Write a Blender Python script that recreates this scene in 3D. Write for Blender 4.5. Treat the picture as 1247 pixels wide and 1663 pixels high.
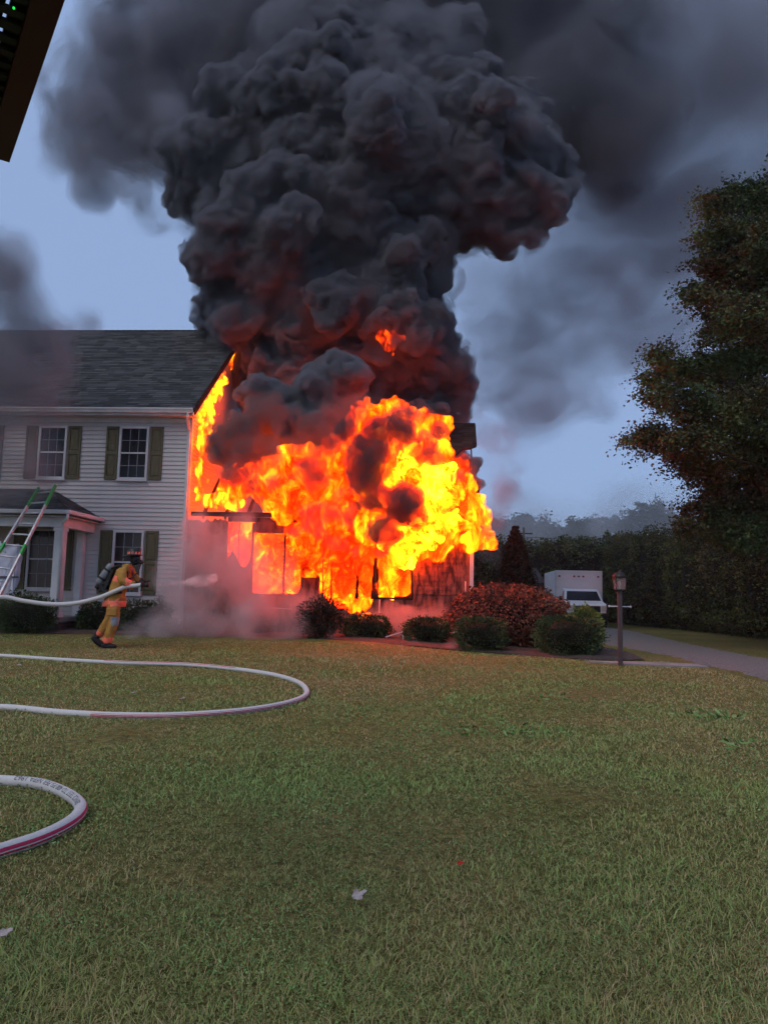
import bpy, bmesh, math, random
import numpy as np
from mathutils import Vector, Matrix, noise as mnoise
R = math.radians
sc = bpy.context.scene
COL = sc.collection
for o in list(bpy.data.objects):
    bpy.data.objects.remove(o)

# ------------------------------------------------------------------ camera
F, W, H = 1250.0, 1247, 1663
cam = bpy.data.objects.new('camera', bpy.data.cameras.new('camera')); COL.objects.link(cam)
cam.data.sensor_fit = 'VERTICAL'; cam.data.sensor_height = 24; cam.data.lens = 24 * F / H
cam.data.clip_start = .05; cam.data.clip_end = 3000
PITCH = math.atan(142 / 1250); ROLL = .023; CZ = 1.1
cam.matrix_world = Matrix.Translation((0, 0, CZ)) @ Matrix.Rotation(math.pi / 2 + PITCH, 4, 'X') @ Matrix.Rotation(ROLL, 4, 'Z')
sc.camera = cam
# ------------------------------------------------------------------ sky, sun, exposure
SUN_EL, SUN_ROT = R(6), R(205)
w = bpy.data.worlds.new('World'); sc.world = w; w.use_nodes = True
nt = w.node_tree; bg = nt.nodes['Background']
sky = nt.nodes.new('ShaderNodeTexSky'); sky.sky_type = 'NISHITA'; sky.sun_disc = False
sky.sun_elevation = SUN_EL; sky.sun_rotation = SUN_ROT
sky.air_density = 1.0; sky.dust_density = .6; sky.ozone_density = 3.5
mixn = nt.nodes.new('ShaderNodeMix'); mixn.data_type = 'RGBA'; mixn.inputs['Factor'].default_value = .88
mixn.inputs[7].default_value = (2.35, 3.3, 5.4, 1)          # even dusk overcast over the clear sky
nt.links.new(sky.outputs[0], mixn.inputs[6]); nt.links.new(mixn.outputs[2], bg.inputs[0])
bg.inputs[1].default_value = .08
sun = bpy.data.objects.new('sun', bpy.data.lights.new('sun', 'SUN')); COL.objects.link(sun)
sun.data.energy = .75; sun.data.angle = R(40); sun.data.color = (1, .90, .78)
sun.rotation_euler = (R(42), 0, R(-40))
sc.view_settings.view_transform = 'Standard'; sc.view_settings.look = 'None'
sc.view_settings.exposure = 0.75; sc.view_settings.gamma = 1
c = sc.cycles
c.use_denoising = True; c.use_adaptive_sampling = True; c.adaptive_threshold = .03; c.adaptive_min_samples = 20
c.max_bounces = 7; c.diffuse_bounces = 3; c.glossy_bounces = 3; c.volume_bounces = 3; c.transparent_max_bounces = 12
HAZE = .0005
c.volume_step_rate = 1; c.volume_max_steps = 256
c.sample_clamp_indirect = 12

# ------------------------------------------------------------------ helpers
RM = (Matrix.Rotation(math.pi / 2 + PITCH, 3, 'X') @ Matrix.Rotation(ROLL, 3, 'Z'))
def ray(px, py): return RM @ Vector(((px - W / 2) / F, -(py - H / 2) / F, -1))
def at(px, py, Y):
    d = ray(px, py); return Vector((0, 0, CZ)) + d * (Y / d.y)
def gnd(px, py, z=0):
    d = ray(px, py); return Vector((0, 0, CZ)) + d * ((z - CZ) / d.z)
def s01(x): x = np.clip(x, 0, 1); return x * x * (3 - 2 * x)
def terr(x, y): return .17 * s01((np.asarray(y, float) - 15.3) / 3) * (1 - s01((np.asarray(x, float) + 1) / 6))
def T(x, y): return float(terr(x, y))

def tag(o, label=None, cat=None, group=None, kind=None):
    if label: o['label'] = label
    if cat: o['category'] = cat
    if group: o['group'] = group
    if kind: o['kind'] = kind
    return o
def empty(name, loc=(0, 0, 0), rz=0):
    o = bpy.data.objects.new(name, None); COL.objects.link(o); o.location = loc; o.rotation_euler = (0, 0, rz)
    o.empty_display_size = .3
    return o
def link(name, me, mat=None, parent=None):
    o = bpy.data.objects.new(name, me); COL.objects.link(o)
    if mat is not None:
        for m in (mat if isinstance(mat, (list, tuple)) else [mat]): me.materials.append(m)
    if parent is not None: o.parent = parent
    return o
class MB:
    """collects simple shapes into one mesh"""
    def __init__(s): s.v = []; s.f = []; s.m = []; s.sm = []
    def add(s, vs, fs, mi=0, smooth=False):
        b = len(s.v); s.v += [tuple(v) for v in vs]; s.f += [tuple(b + i for i in f) for f in fs]
        s.m += [mi] * len(fs); s.sm += [smooth] * len(fs); return s
    def box(s, x0, y0, z0, x1, y1, z1, mi=0):
        v = [(x0,y0,z0),(x1,y0,z0),(x1,y1,z0),(x0,y1,z0),(x0,y0,z1),(x1,y0,z1),(x1,y1,z1),(x0,y1,z1)]
        return s.add(v, [(0,3,2,1),(4,5,6,7),(0,1,5,4),(1,2,6,5),(2,3,7,6),(3,0,4,7)], mi)
    def bar(s, a, b, w, h=None, up=(0, 0, 1), mi=0, w2=None, h2=None):
        a = Vector(a); b = Vector(b); h = h or w; w2 = w2 or w; h2 = h2 or h
        d = (b - a).normalized(); u = Vector(up)
        if abs(d.dot(u)) > .98: u = Vector((1, 0, 0))
        sx = d.cross(u).normalized(); sz = sx.cross(d)
        v = []
        for p, ww, hh in ((a, w, h), (b, w2, h2)):
            for i, j in ((-1,-1),(1,-1),(1,1),(-1,1)): v.append(p + sx * (i * ww / 2) + sz * (j * hh / 2))
        return s.add(v, [(0,3,2,1),(4,5,6,7),(0,1,5,4),(1,2,6,5),(2,3,7,6),(3,0,4,7)], mi)
    def tube(s, pts, rad, n=8, mi=0, caps=True):
        pts = [Vector(p) for p in pts]
        rads = rad if isinstance(rad, (list, tuple)) else [rad] * len(pts)
        vs = []; fs = []; prev = None
        for i, p in enumerate(pts):
            t = (pts[min(i + 1, len(pts) - 1)] - pts[max(i - 1, 0)]).normalized()
            u = Vector((0, 0, 1)) if abs(t.z) < .95 else Vector((1, 0, 0))
            if prev is not None:
                u = prev
            sx = t.cross(u).normalized(); u2 = sx.cross(t).normalized(); prev = u2
            for k in range(n):
                a = 2 * math.pi * k / n
                vs.append(p + (sx * math.cos(a) + u2 * math.sin(a)) * rads[i])
        for i in range(len(pts) - 1):
            for k in range(n):
                fs.append((i*n+k, (i+1)*n+k, (i+1)*n+(k+1)%n, i*n+(k+1)%n))
        s.add(vs, fs, mi, True)
        if caps:
            b = len(s.v) - len(vs)
            s.f.append(tuple(b + k for k in range(n))); s.m.append(mi); s.sm.append(False)
            s.f.append(tuple(b + (len(pts)-1)*n + k for k in reversed(range(n)))); s.m.append(mi); s.sm.append(False)
        return s
    def lathe(s, c, prof, n=16, mi=0):
        vs = []; fs = []
        for r, z in prof:
            for k in range(n):
                a = 2 * math.pi * k / n; vs.append((c[0] + r * math.cos(a), c[1] + r * math.sin(a), c[2] + z))
        for i in range(len(prof) - 1):
            for k in range(n): fs.append((i*n+k, i*n+(k+1)%n, (i+1)*n+(k+1)%n, (i+1)*n+k))
        fs.append(tuple(reversed(range(n)))); fs.append(tuple((len(prof)-1)*n + k for k in range(n)))
        return s.add(vs, fs, mi, True)
    def ell(s, c, r, n=12, m=8, mi=0):
        vs = []; fs = []
        for i in range(m + 1):
            t = math.pi * i / m
            for k in range(n):
                a = 2 * math.pi * k / n
                vs.append((c[0] + r[0]*math.sin(t)*math.cos(a), c[1] + r[1]*math.sin(t)*math.sin(a), c[2] + r[2]*math.cos(t)))
        for i in range(m):
            for k in range(n): fs.append((i*n+k, (i+1)*n+k, (i+1)*n+(k+1)%n, i*n+(k+1)%n))
        return s.add(vs, fs, mi, True)
    def mesh(s, name):
        me = bpy.data.meshes.new(name); me.from_pydata(s.v, [], s.f)
        me.polygons.foreach_set('material_index', s.m); me.polygons.foreach_set('use_smooth', s.sm); me.update()
        return me
    def build(s, name, mat, parent=None, bevel=0):
        o = link(name, s.mesh(name), mat, parent)
        if bevel:
            b = o.modifiers.new('bevel', 'BEVEL'); b.width = bevel; b.segments = 2; b.limit_method = 'ANGLE'; b.angle_limit = R(40)
        return o

# ------------------------------------------------------------------ materials
def mat(name, col, rough=.7, metal=0, col2=None, scale=8, detail=4, bump=0, bscale=None, spec=.3, coat=0, emit=None, estr=0, stretch=(1, 1, 1), contrast=(.35, .65)):
    m = bpy.data.materials.new(name); m.use_nodes = True; n = m.node_tree; b = n.nodes['Principled BSDF']
    b.inputs['Base Color'].default_value = (*col, 1); b.inputs['Roughness'].default_value = rough
    b.inputs['Metallic'].default_value = metal; b.inputs['Specular IOR Level'].default_value = spec
    b.inputs['Coat Weight'].default_value = coat
    if emit: b.inputs['Emission Color'].default_value = (*emit, 1); b.inputs['Emission Strength'].default_value = estr
    tc = n.nodes.new('ShaderNodeTexCoord'); mp = n.nodes.new('ShaderNodeMapping'); mp.inputs['Scale'].default_value = stretch
    n.links.new(tc.outputs['Object'], mp.inputs[0])
    if col2:
        nz = n.nodes.new('ShaderNodeTexNoise'); nz.inputs['Scale'].default_value = scale; nz.inputs['Detail'].default_value = detail
        n.links.new(mp.outputs[0], nz.inputs['Vector'])
        r = n.nodes.new('ShaderNodeValToRGB'); e = r.color_ramp.elements
        e[0].position, e[1].position = contrast; e[0].color = (*col, 1); e[1].color = (*col2, 1)
        n.links.new(nz.outputs['Fac'], r.inputs[0]); n.links.new(r.outputs[0], b.inputs['Base Color'])
    if bump:
        nb = n.nodes.new('ShaderNodeTexNoise'); nb.inputs['Scale'].default_value = bscale or scale * 3; nb.inputs['Detail'].default_value = 4
        n.links.new(mp.outputs[0], nb.inputs['Vector'])
        bp = n.nodes.new('ShaderNodeBump'); bp.inputs['Strength'].default_value = bump; bp.inputs['Distance'].default_value = .02
        n.links.new(nb.outputs['Fac'], bp.inputs['Height']); n.links.new(bp.outputs[0], b.inputs['Normal'])
    return m
def tone_mat(name, cols, rough=.75, trans=.0, patch=None, pscale=.5):
    """colour by the per-face attribute 'tone' through a ramp; optional second ramp mixed in by big noise patches"""
    m = bpy.data.materials.new(name); m.use_nodes = True; n = m.node_tree; b = n.nodes['Principled BSDF']
    b.inputs['Roughness'].default_value = rough; b.inputs['Specular IOR Level'].default_value = .25
    at_ = n.nodes.new('ShaderNodeAttribute'); at_.attribute_name = 'tone'
    def ramp(cs):
        r = n.nodes.new('ShaderNodeValToRGB'); e = r.color_ramp.elements
        e[0].color = (*cs[0], 1); e[0].position = 0; e[1].color = (*cs[-1], 1); e[1].position = 1
        for i, cc in enumerate(cs[1:-1], 1):
            x = e.new(i / (len(cs) - 1)); x.color = (*cc, 1)
        n.links.new(at_.outputs['Fac'], r.inputs[0]); return r.outputs[0]
    out = ramp(cols)
    if patch:
        o2 = ramp(patch); g = n.nodes.new('ShaderNodeNewGeometry')
        nz = n.nodes.new('ShaderNodeTexNoise'); nz.inputs['Scale'].default_value = pscale; nz.inputs['Detail'].default_value = 3
        n.links.new(g.outputs['Position'], nz.inputs['Vector'])
        mr = n.nodes.new('ShaderNodeMapRange'); mr.inputs['From Min'].default_value = .42; mr.inputs['From Max'].default_value = .58
        n.links.new(nz.outputs['Fac'], mr.inputs[0])
        mx = n.nodes.new('ShaderNodeMix'); mx.data_type = 'RGBA'
        n.links.new(mr.outputs[0], mx.inputs[0]); n.links.new(out, mx.inputs[6]); n.links.new(o2, mx.inputs[7]); out = mx.outputs[2]
    n.links.new(out, b.inputs['Base Color'])
    return m
M = {}
M['trim'] = mat('white_trim', (.62, .60, .60), .5, col2=(.52, .5, .5), scale=3)
M['siding'] = mat('vinyl_siding', (.56, .50, .48), .6, col2=(.50, .45, .44), scale=1.3, bump=.1, bscale=60, stretch=(1, 1, 1))
M['shutter'] = mat('olive_shutter', (.135, .108, .055), .6, col2=(.095, .076, .04), scale=5, stretch=(4, 4, 1))
M['glass'] = mat('window_glass', (.010, .010, .014), .12, spec=.35)
M['muntin'] = mat('grille_between_panes', (.3, .3, .32), .6)
M['curtain'] = mat('curtain', (.2, .2, .24), .9)
M['brick'] = mat('brick', (.13, .045, .035), .9, col2=(.08, .03, .025), scale=14, bump=.4)
M['mortar'] = mat('mortar', (.16, .14, .13), .95)
M['found'] = mat('foundation', (.12, .09, .08), .95, col2=(.08, .06, .05), scale=6)
M['soffit'] = mat('soffit', (.42, .41, .42), .7)
M['alu'] = mat('aluminium', (.68, .67, .68), .5, .35, col2=(.5, .5, .52), scale=10)
M['green_pl'] = mat('green_ladder_rail', (.04, .42, .08), .5)
M['cloth'] = mat('white_cloth', (.60, .60, .68), .9, col2=(.5, .5, .6), scale=5)
M['black'] = mat('black_rubber', (.012, .012, .013), .6)
M['darkmetal'] = mat('dark_metal', (.03, .03, .033), .45, .5)
M['door'] = mat('dark_red_door', (.05, .018, .015), .5)
M['char'] = mat('charred_wood', (.012, .010, .009), .95, col2=(.03, .022, .018), scale=12, bump=.8)
M['deck'] = mat('porch_deck', (.2, .19, .18), .8)
M['bark'] = mat('bark', (.05, .038, .028), .95, col2=(.025, .02, .015), scale=10, bump=.8, stretch=(1, 1, .3))
M['coat'] = mat('tan_turnout_fabric', (.47, .235, .05), .85, col2=(.30, .145, .03), scale=7, bump=.5, bscale=30)
M['band'] = mat('reflective_band', (1.0, .22, .13), .4, col2=(.9, .15, .09), scale=20)
M['silverband'] = mat('silver_knee_patch', (.33, .33, .36), .5, col2=(.2, .2, .22), scale=20)
M['helmet'] = mat('helmet_black', (.015, .015, .016), .35, col2=(.03, .028, .026), scale=9)
M['cyl'] = mat('grey_cylinder', (.22, .23, .24), .4, col2=(.15, .15, .16), scale=12)
M['hose'] = mat('hose_jacket', (.60, .57, .55), .85, col2=(.55, .52, .5), scale=60, bump=.15, bscale=400)
M['hosered'] = mat('hose_red_stripe', (.55, .03, .09), .7, col2=(.42, .025, .07), scale=50)
M['ink'] = mat('hose_print_ink', (.05, .05, .07), .8)
M['truckwhite'] = mat('truck_white', (.80, .78, .79), .35, coat=.2, col2=(.74, .73, .74), scale=2)
M['lampmetal'] = mat('lamp_bronze', (.05, .04, .035), .45, .6)
M['post'] = mat('lamp_post_paint', (.075, .045, .045), .3, spec=.5)
M['lampglass'] = mat('lantern_glass', (.10, .05, .05), .05, spec=.9)
m = bpy.data.materials.new('red_reflection_lantern_glass'); m.use_nodes = True; n = m.node_tree; b = n.nodes['Principled BSDF']; b.inputs['Base Color'].default_value = (.5, .35, .33, 1); b.inputs['Roughness'].default_value = .08; b.inputs['Alpha'].default_value = .35; b.inputs['Specular IOR Level'].default_value = .9; M['lampreflect'] = m  # red of the fire's reflection put into the glass colour
M['bulb'] = mat('frosted_bulb', (.55, .5, .45), .3)
M['red'] = mat('marker_red', (.25, .02, .02), .3)
M['concrete'] = mat('walkway_concrete', (.27, .26, .25), .9, col2=(.2, .19, .18), scale=5, bump=.2)
M['leafdry'] = mat('dry_leaf', (.55, .46, .44), .9, col2=(.27, .21, .19), scale=30)
M['leafred'] = mat('red_leaf', (.5, .035, .02), .8)
M['redbeam'] = mat('dark_red_steel', (.06, .008, .008), .5, col2=(.04, .006, .006), scale=3)
M['ember'] = mat('glowing_char', (.02, .01, .01), .9, emit=(1, .13, .01), estr=2.2)
M['wire'] = mat('wire', (.02, .02, .02), .6)
M['polewood'] = mat('pole_wood', (.06, .05, .04), .9)
M['shed'] = mat('grey_shed_roof', (.12, .12, .13), .8)
M['greenled'] = mat('green_led', (0, .3, .05), .4, emit=(.01, .8, .08), estr=.8)
M['strap'] = mat('black_strap', (.02, .02, .02), .8)
M['shingle'] = tone_mat('asphalt_shingle', [(.030, .031, .033), (.050, .051, .053), (.082, .083, .085)], .95)
M['charshingle'] = tone_mat('charred_shingle', [(.010, .010, .010), (.018, .017, .016), (.03, .028, .026)], .95)

def asphalt_shingles(name, org, ud, sd, Lu, Ls, mt, parent, exp=.127, tab=.29, seed=1, keep=None, th=.006):
    """real lapped tabs over a roof plane; ud along eave, sd up the slope"""
    rd = random.Random(seed); org = Vector(org); ud = Vector(ud).normalized(); sd = Vector(sd).normalized(); nn = ud.cross(sd).normalized()
    vs = []; fs = []; tone = []
    rows = int(Ls / exp)
    for r in range(rows):
        off = (r % 2) * tab / 2 + rd.uniform(-.04, .04); x = -off
        while x < Lu:
            wdt = tab * rd.uniform(.8, 1.2); a = max(0, x); b = min(Lu, x + wdt - .006); x += wdt
            if b - a < .03: continue
            if keep and not keep((a + b) / 2, r * exp): continue
            h = th * rd.uniform(1.2, 2.6); s0 = r * exp - rd.uniform(0, .008); s1 = r * exp + exp * 1.1
            p = [org + ud*a + sd*s0 + nn*(h+.002), org + ud*b + sd*s0 + nn*(h+.002), org + ud*b + sd*s1 + nn*.003, org + ud*a + sd*s1 + nn*.003,
                 org + ud*a + sd*s0 + nn*-.002, org + ud*b + sd*s0 + nn*-.002]
            i = len(vs); vs += p; fs += [(i, i+1, i+2, i+3), (i+4, i+5, i+1, i)]; t = rd.random(); tone += [t, t]
    me = bpy.data.meshes.new(name); me.from_pydata(vs, [], fs)
    a = me.attributes.new('tone', 'FLOAT', 'FACE'); a.data.foreach_set('value', tone)
    o = link(name, me, mt, parent); o['kind'] = 'stuff'; return o

def leaf_mesh(name, P, size, mt, parent=None, seed=0, droop=0.0, tone=None, aspect=.55, updir=None):
    """P (n,3) leaf positions -> one mesh of folded rhomb leaves with a tone per leaf"""
    rg = np.random.default_rng(seed); n = len(P); P = np.asarray(P, float)
    d = rg.normal(size=(n, 3)); d[:, 2] = d[:, 2] * .6 - droop
    if updir is not None: d += updir
    d /= np.linalg.norm(d, axis=1)[:, None] + 1e-9
    u = np.cross(d, rg.normal(size=(n, 3))); u /= np.linalg.norm(u, axis=1)[:, None] + 1e-9
    s = (np.asarray(size) * rg.uniform(.65, 1.35, n))[:, None]
    nn = np.cross(d, u)
    V = np.stack([P, P + d*s*.5 + u*s*aspect*.5 + nn*s*.08, P + d*s, P + d*s*.5 - u*s*aspect*.5 + nn*s*.08], 1).reshape(-1, 3)
    me = bpy.data.meshes.new(name); me.vertices.add(4*n); me.vertices.foreach_set('co', V.ravel())
    me.loops.add(4*n); me.loops.foreach_set('vertex_index', np.arange(4*n, dtype=np.int32))
    me.polygons.add(n); me.polygons.foreach_set('loop_start', np.arange(0, 4*n, 4, dtype=np.int32)); me.polygons.foreach_set('loop_total', np.full(n, 4, dtype=np.int32))
    me.update(calc_edges=True)
    t = rg.random(n) if tone is None else np.clip(tone + rg.normal(0, .13, n), 0, 1)
    a = me.attributes.new('tone', 'FLOAT', 'FACE'); a.data.foreach_set('value', t.astype(np.float32))
    return link(name, me, mt, parent)

# ------------------------------------------------------------------ smoke and flame builders
def vnodes(name):
    m = bpy.data.materials.new(name); m.use_nodes = True; n = m.node_tree; n.nodes.clear()
    o = n.nodes.new('ShaderNodeOutputMaterial'); return m, n, o
def smoke_mat(name, dens, col, aniso=0.1, noise=None, step=1.0, lo=.4, hi=.7, detail=4, base=0.0, stretch=(1, 1, 1), dist=0):
    m, n, o = vnodes(name)
    v = n.nodes.new('ShaderNodeVolumePrincipled'); v.inputs['Color'].default_value = (*col, 1); v.inputs['Density'].default_value = dens
    v.inputs['Anisotropy'].default_value = aniso
    if noise:
        tc = n.nodes.new('ShaderNodeTexCoord'); mp = n.nodes.new('ShaderNodeMapping'); mp.inputs['Scale'].default_value = stretch
        nz = n.nodes.new('ShaderNodeTexNoise'); nz.inputs['Scale'].default_value = noise; nz.inputs['Detail'].default_value = detail; nz.inputs['Distortion'].default_value = dist
        n.links.new(tc.outputs['Object'], mp.inputs[0]); n.links.new(mp.outputs[0], nz.inputs['Vector'])
        mr = n.nodes.new('ShaderNodeMapRange'); mr.interpolation_type = 'SMOOTHSTEP'
        mr.inputs['From Min'].default_value = lo; mr.inputs['From Max'].default_value = hi
        mr.inputs['To Min'].default_value = base * dens; mr.inputs['To Max'].default_value = dens
        n.links.new(nz.outputs['Fac'], mr.inputs[0]); n.links.new(mr.outputs[0], v.inputs['Density'])
        m.cycles.volume_step_rate = step
    n.links.new(v.outputs[0], o.inputs['Volume']); return m
def fire_mat(name, ramp, strength=1.0, scale=1.3, absorb=1.2, step=.15, stretch=(1, 1, .6), detail=5, dist=.6, rough=.6, big=.7, bigamp=0.0):
    m, n, out = vnodes(name)
    tc = n.nodes.new('ShaderNodeTexCoord'); mp = n.nodes.new('ShaderNodeMapping'); mp.inputs['Scale'].default_value = stretch
    nz = n.nodes.new('ShaderNodeTexNoise'); nz.inputs['Scale'].default_value = scale; nz.inputs['Detail'].default_value = detail
    nz.inputs['Distortion'].default_value = dist; nz.inputs['Roughness'].default_value = .6
    n.links.new(tc.outputs['Object'], mp.inputs[0]); n.links.new(mp.outputs[0], nz.inputs['Vector'])
    cr = n.nodes.new('ShaderNodeValToRGB'); e = cr.color_ramp.elements
    e[0].position = ramp[0][0]; e[0].color = (*ramp[0][1], 1); e[1].position = ramp[-1][0]; e[1].color = (*ramp[-1][1], 1)
    for p, cc in ramp[1:-1]: x = e.new(p); x.color = (*cc, 1)
    n2 = n.nodes.new('ShaderNodeTexNoise'); n2.inputs['Scale'].default_value = big; n2.inputs['Detail'].default_value = 1; n.links.new(mp.outputs[0], n2.inputs['Vector'])
    ma = n.nodes.new('ShaderNodeMath'); ma.operation = 'MULTIPLY_ADD'; n.links.new(n2.outputs['Fac'], ma.inputs[0]); ma.inputs[1].default_value = bigamp; ma.inputs[2].default_value = -.5 * bigamp
    mb_ = n.nodes.new('ShaderNodeMath'); mb_.operation = 'ADD'; n.links.new(ma.outputs[0], mb_.inputs[0]); n.links.new(nz.outputs['Fac'], mb_.inputs[1]); fac = mb_.outputs[0]
    n.links.new(fac, cr.inputs[0])
    em = n.nodes.new('ShaderNodeEmission'); em.inputs[1].default_value = strength; n.links.new(cr.outputs[0], em.inputs[0])
    ab = n.nodes.new('ShaderNodeVolumeAbsorption'); mr = n.nodes.new('ShaderNodeMapRange'); mr.inputs['From Min'].default_value = ramp[0][0] - .02; mr.inputs['From Max'].default_value = ramp[1][0] + .02
    mr.inputs['To Max'].default_value = absorb; n.links.new(fac, mr.inputs[0]); n.links.new(mr.outputs[0], ab.inputs['Density'])
    nz.inputs['Roughness'].default_value = rough; ab.inputs[0].default_value = (.6, .2, .1, 1)
    ad = n.nodes.new('ShaderNodeAddShader'); n.links.new(em.outputs[0], ad.inputs[0]); n.links.new(ab.outputs[0], ad.inputs[1])
    n.links.new(ad.outputs[0], out.inputs['Volume']); m.cycles.volume_step_rate = step
    return m
def billow(name, pts, voxel, disps, mt, floor=None, remesh=1.0, rag=()):
    """union of balls -> closed surface -> cauliflower relief along the normals; kept as a plain mesh"""
    me = bpy.data.meshes.new(name + '_pts'); me.from_pydata([p[:3] for p in pts], [], [])
    a = me.attributes.new('rad', 'FLOAT', 'POINT'); a.data.foreach_set('value', [p[3] for p in pts])
    ob = bpy.data.objects.new(name, me); COL.objects.link(ob)
    g = bpy.data.node_groups.new(name, 'GeometryNodeTree')
    g.interface.new_socket('G', in_out='INPUT', socket_type='NodeSocketGeometry'); g.interface.new_socket('G', in_out='OUTPUT', socket_type='NodeSocketGeometry')
    N = g.nodes; L = g.links; gi = N.new('NodeGroupInput'); go = N.new('NodeGroupOutput')
    m2p = N.new('GeometryNodeMeshToPoints'); L.new(gi.outputs[0], m2p.inputs[0])
    na = N.new('GeometryNodeInputNamedAttribute'); na.data_type = 'FLOAT'; na.inputs[0].default_value = 'rad'
    L.new(na.outputs[0], m2p.inputs['Radius'])
    p2v = N.new('GeometryNodePointsToVolume'); p2v.resolution_mode = 'VOXEL_SIZE'; L.new(m2p.outputs[0], p2v.inputs['Points'])
    p2v.inputs['Voxel Size'].default_value = voxel; L.new(na.outputs[0], p2v.inputs['Radius'])
    v2m = N.new('GeometryNodeVolumeToMesh'); L.new(p2v.outputs[0], v2m.inputs[0]); v2m.inputs['Threshold'].default_value = .1
    cur = v2m.outputs[0]
    for sz, amp, seed in disps:
        pos = N.new('GeometryNodeInputPosition')
        nz = N.new('ShaderNodeTexNoise'); nz.inputs['Scale'].default_value = .8 / sz; nz.inputs['Detail'].default_value = 1; L.new(pos.outputs[0], nz.inputs['Vector'])
        mx = N.new('ShaderNodeVectorMath'); mx.operation = 'MULTIPLY_ADD'; L.new(nz.outputs['Color'], mx.inputs[0]); mx.inputs[1].default_value = (sz*.8,)*3; L.new(pos.outputs[0], mx.inputs[2])
        ad = N.new('ShaderNodeVectorMath'); ad.operation = 'ADD'; ad.inputs[1].default_value = (seed*7.3, seed*3.1, seed*5.7); L.new(mx.outputs[0], ad.inputs[0])
        vo = N.new('ShaderNodeTexVoronoi'); vo.feature = 'SMOOTH_F1'; vo.inputs['Scale'].default_value = 1 / sz; vo.inputs['Smoothness'].default_value = .15; L.new(ad.outputs[0], vo.inputs['Vector'])
        ma = N.new('ShaderNodeMath'); ma.operation = 'MULTIPLY_ADD'; L.new(vo.outputs['Distance'], ma.inputs[0]); ma.inputs[1].default_value = -amp*2; ma.inputs[2].default_value = amp
        no = N.new('GeometryNodeInputNormal'); vs = N.new('ShaderNodeVectorMath'); vs.operation = 'SCALE'; L.new(no.outputs[0], vs.inputs[0]); L.new(ma.outputs[0], vs.inputs['Scale'])
        sp = N.new('GeometryNodeSetPosition'); L.new(cur, sp.inputs[0]); L.new(vs.outputs[0], sp.inputs['Offset']); cur = sp.outputs[0]
    for rs_, ra_ in rag:
        pos = N.new('GeometryNodeInputPosition'); nz = N.new('ShaderNodeTexNoise'); nz.inputs['Scale'].default_value = rs_; nz.inputs['Detail'].default_value = 3; nz.inputs['Roughness'].default_value = .7; L.new(pos.outputs[0], nz.inputs['Vector'])
        sb = N.new('ShaderNodeVectorMath'); sb.operation = 'SUBTRACT'; sb.inputs[1].default_value = (.5, .5, .5); L.new(nz.outputs['Color'], sb.inputs[0])
        vs = N.new('ShaderNodeVectorMath'); vs.operation = 'SCALE'; vs.inputs['Scale'].default_value = ra_ * 2; L.new(sb.outputs[0], vs.inputs[0])
        sp = N.new('GeometryNodeSetPosition'); L.new(cur, sp.inputs[0]); L.new(vs.outputs[0], sp.inputs['Offset']); cur = sp.outputs[0]
    L.new(cur, go.inputs[0])
    mod = ob.modifiers.new('g', 'NODES'); mod.node_group = g
    ev = ob.evaluated_get(bpy.context.evaluated_depsgraph_get()); me2 = bpy.data.meshes.new_from_object(ev)
    ob.modifiers.clear(); ob.data = me2; bpy.data.meshes.remove(me); bpy.data.node_groups.remove(g)
    rm = ob.modifiers.new('r', 'REMESH'); rm.mode = 'VOXEL'; rm.voxel_size = voxel * remesh; rm.use_smooth_shade = True   # watertight again
    me3 = bpy.data.meshes.new_from_object(ob.evaluated_get(bpy.context.evaluated_depsgraph_get())); ob.modifiers.clear(); ob.data = me3; bpy.data.meshes.remove(me2); me2 = me3
    # keep only real bodies: drop the small stray shells
    bm = bmesh.new(); bm.from_mesh(me2); bm.verts.ensure_lookup_table(); seen = np.zeros(len(bm.verts), bool); kill = []
    for v0 in bm.verts:
        if seen[v0.index]: continue
        st_ = [v0]; seen[v0.index] = True; isl = []
        while st_:
            v = st_.pop(); isl.append(v)
            for e_ in v.link_edges:
                o_ = e_.other_vert(v)
                if not seen[o_.index]: seen[o_.index] = True; st_.append(o_)
        vol = 0.0
        if len(isl) < 40000:
            fs_ = {f for v in isl for f in v.link_faces}
            for f in fs_:
                p_ = [l.vert.co for l in f.loops]
                for q_ in range(1, len(p_)-1): vol += p_[0].dot(p_[q_].cross(p_[q_+1]))
            if vol <= 0 or (len(isl) < 24): kill += isl
    if kill: bmesh.ops.delete(bm, geom=kill, context='VERTS')
    bm.to_mesh(me2); bm.free()
    me2.name = name; me2.materials.clear(); me2.materials.append(mt)
    if floor is not None:
        co = np.empty(len(me2.vertices)*3, np.float32); me2.vertices.foreach_get('co', co); co = co.reshape(-1, 3)
        low = co[:, 2] < floor; co[low, 2] = floor - (floor - co[low, 2]) * .02
        me2.vertices.foreach_set('co', co.ravel())
    me2.update()
    return ob
def soft_cloud(name, pts, voxel, disps, col, dens, lab, cat, floor=None, **k):
    """drifting smoke: nested closed shells, so its edge thins out gradually"""
    c0 = pts[0][:3]; root = empty(name, c0)
    for i, (sc_, dd_) in enumerate(((1.22, .22), (.95, .33), (.68, .45))):
        o = billow('smoke_layer' if cat == 'smoke' else 'mist_layer', [(p[0], p[1], p[2], p[3]*sc_) for p in pts], voxel, disps, smoke_mat(name + '_layer', dens*dd_, col, **k), floor)
        o.parent = root; o.matrix_parent_inverse = Matrix.Translation(Vector(c0)).inverted()
    return tag(root, lab, cat)
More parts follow.
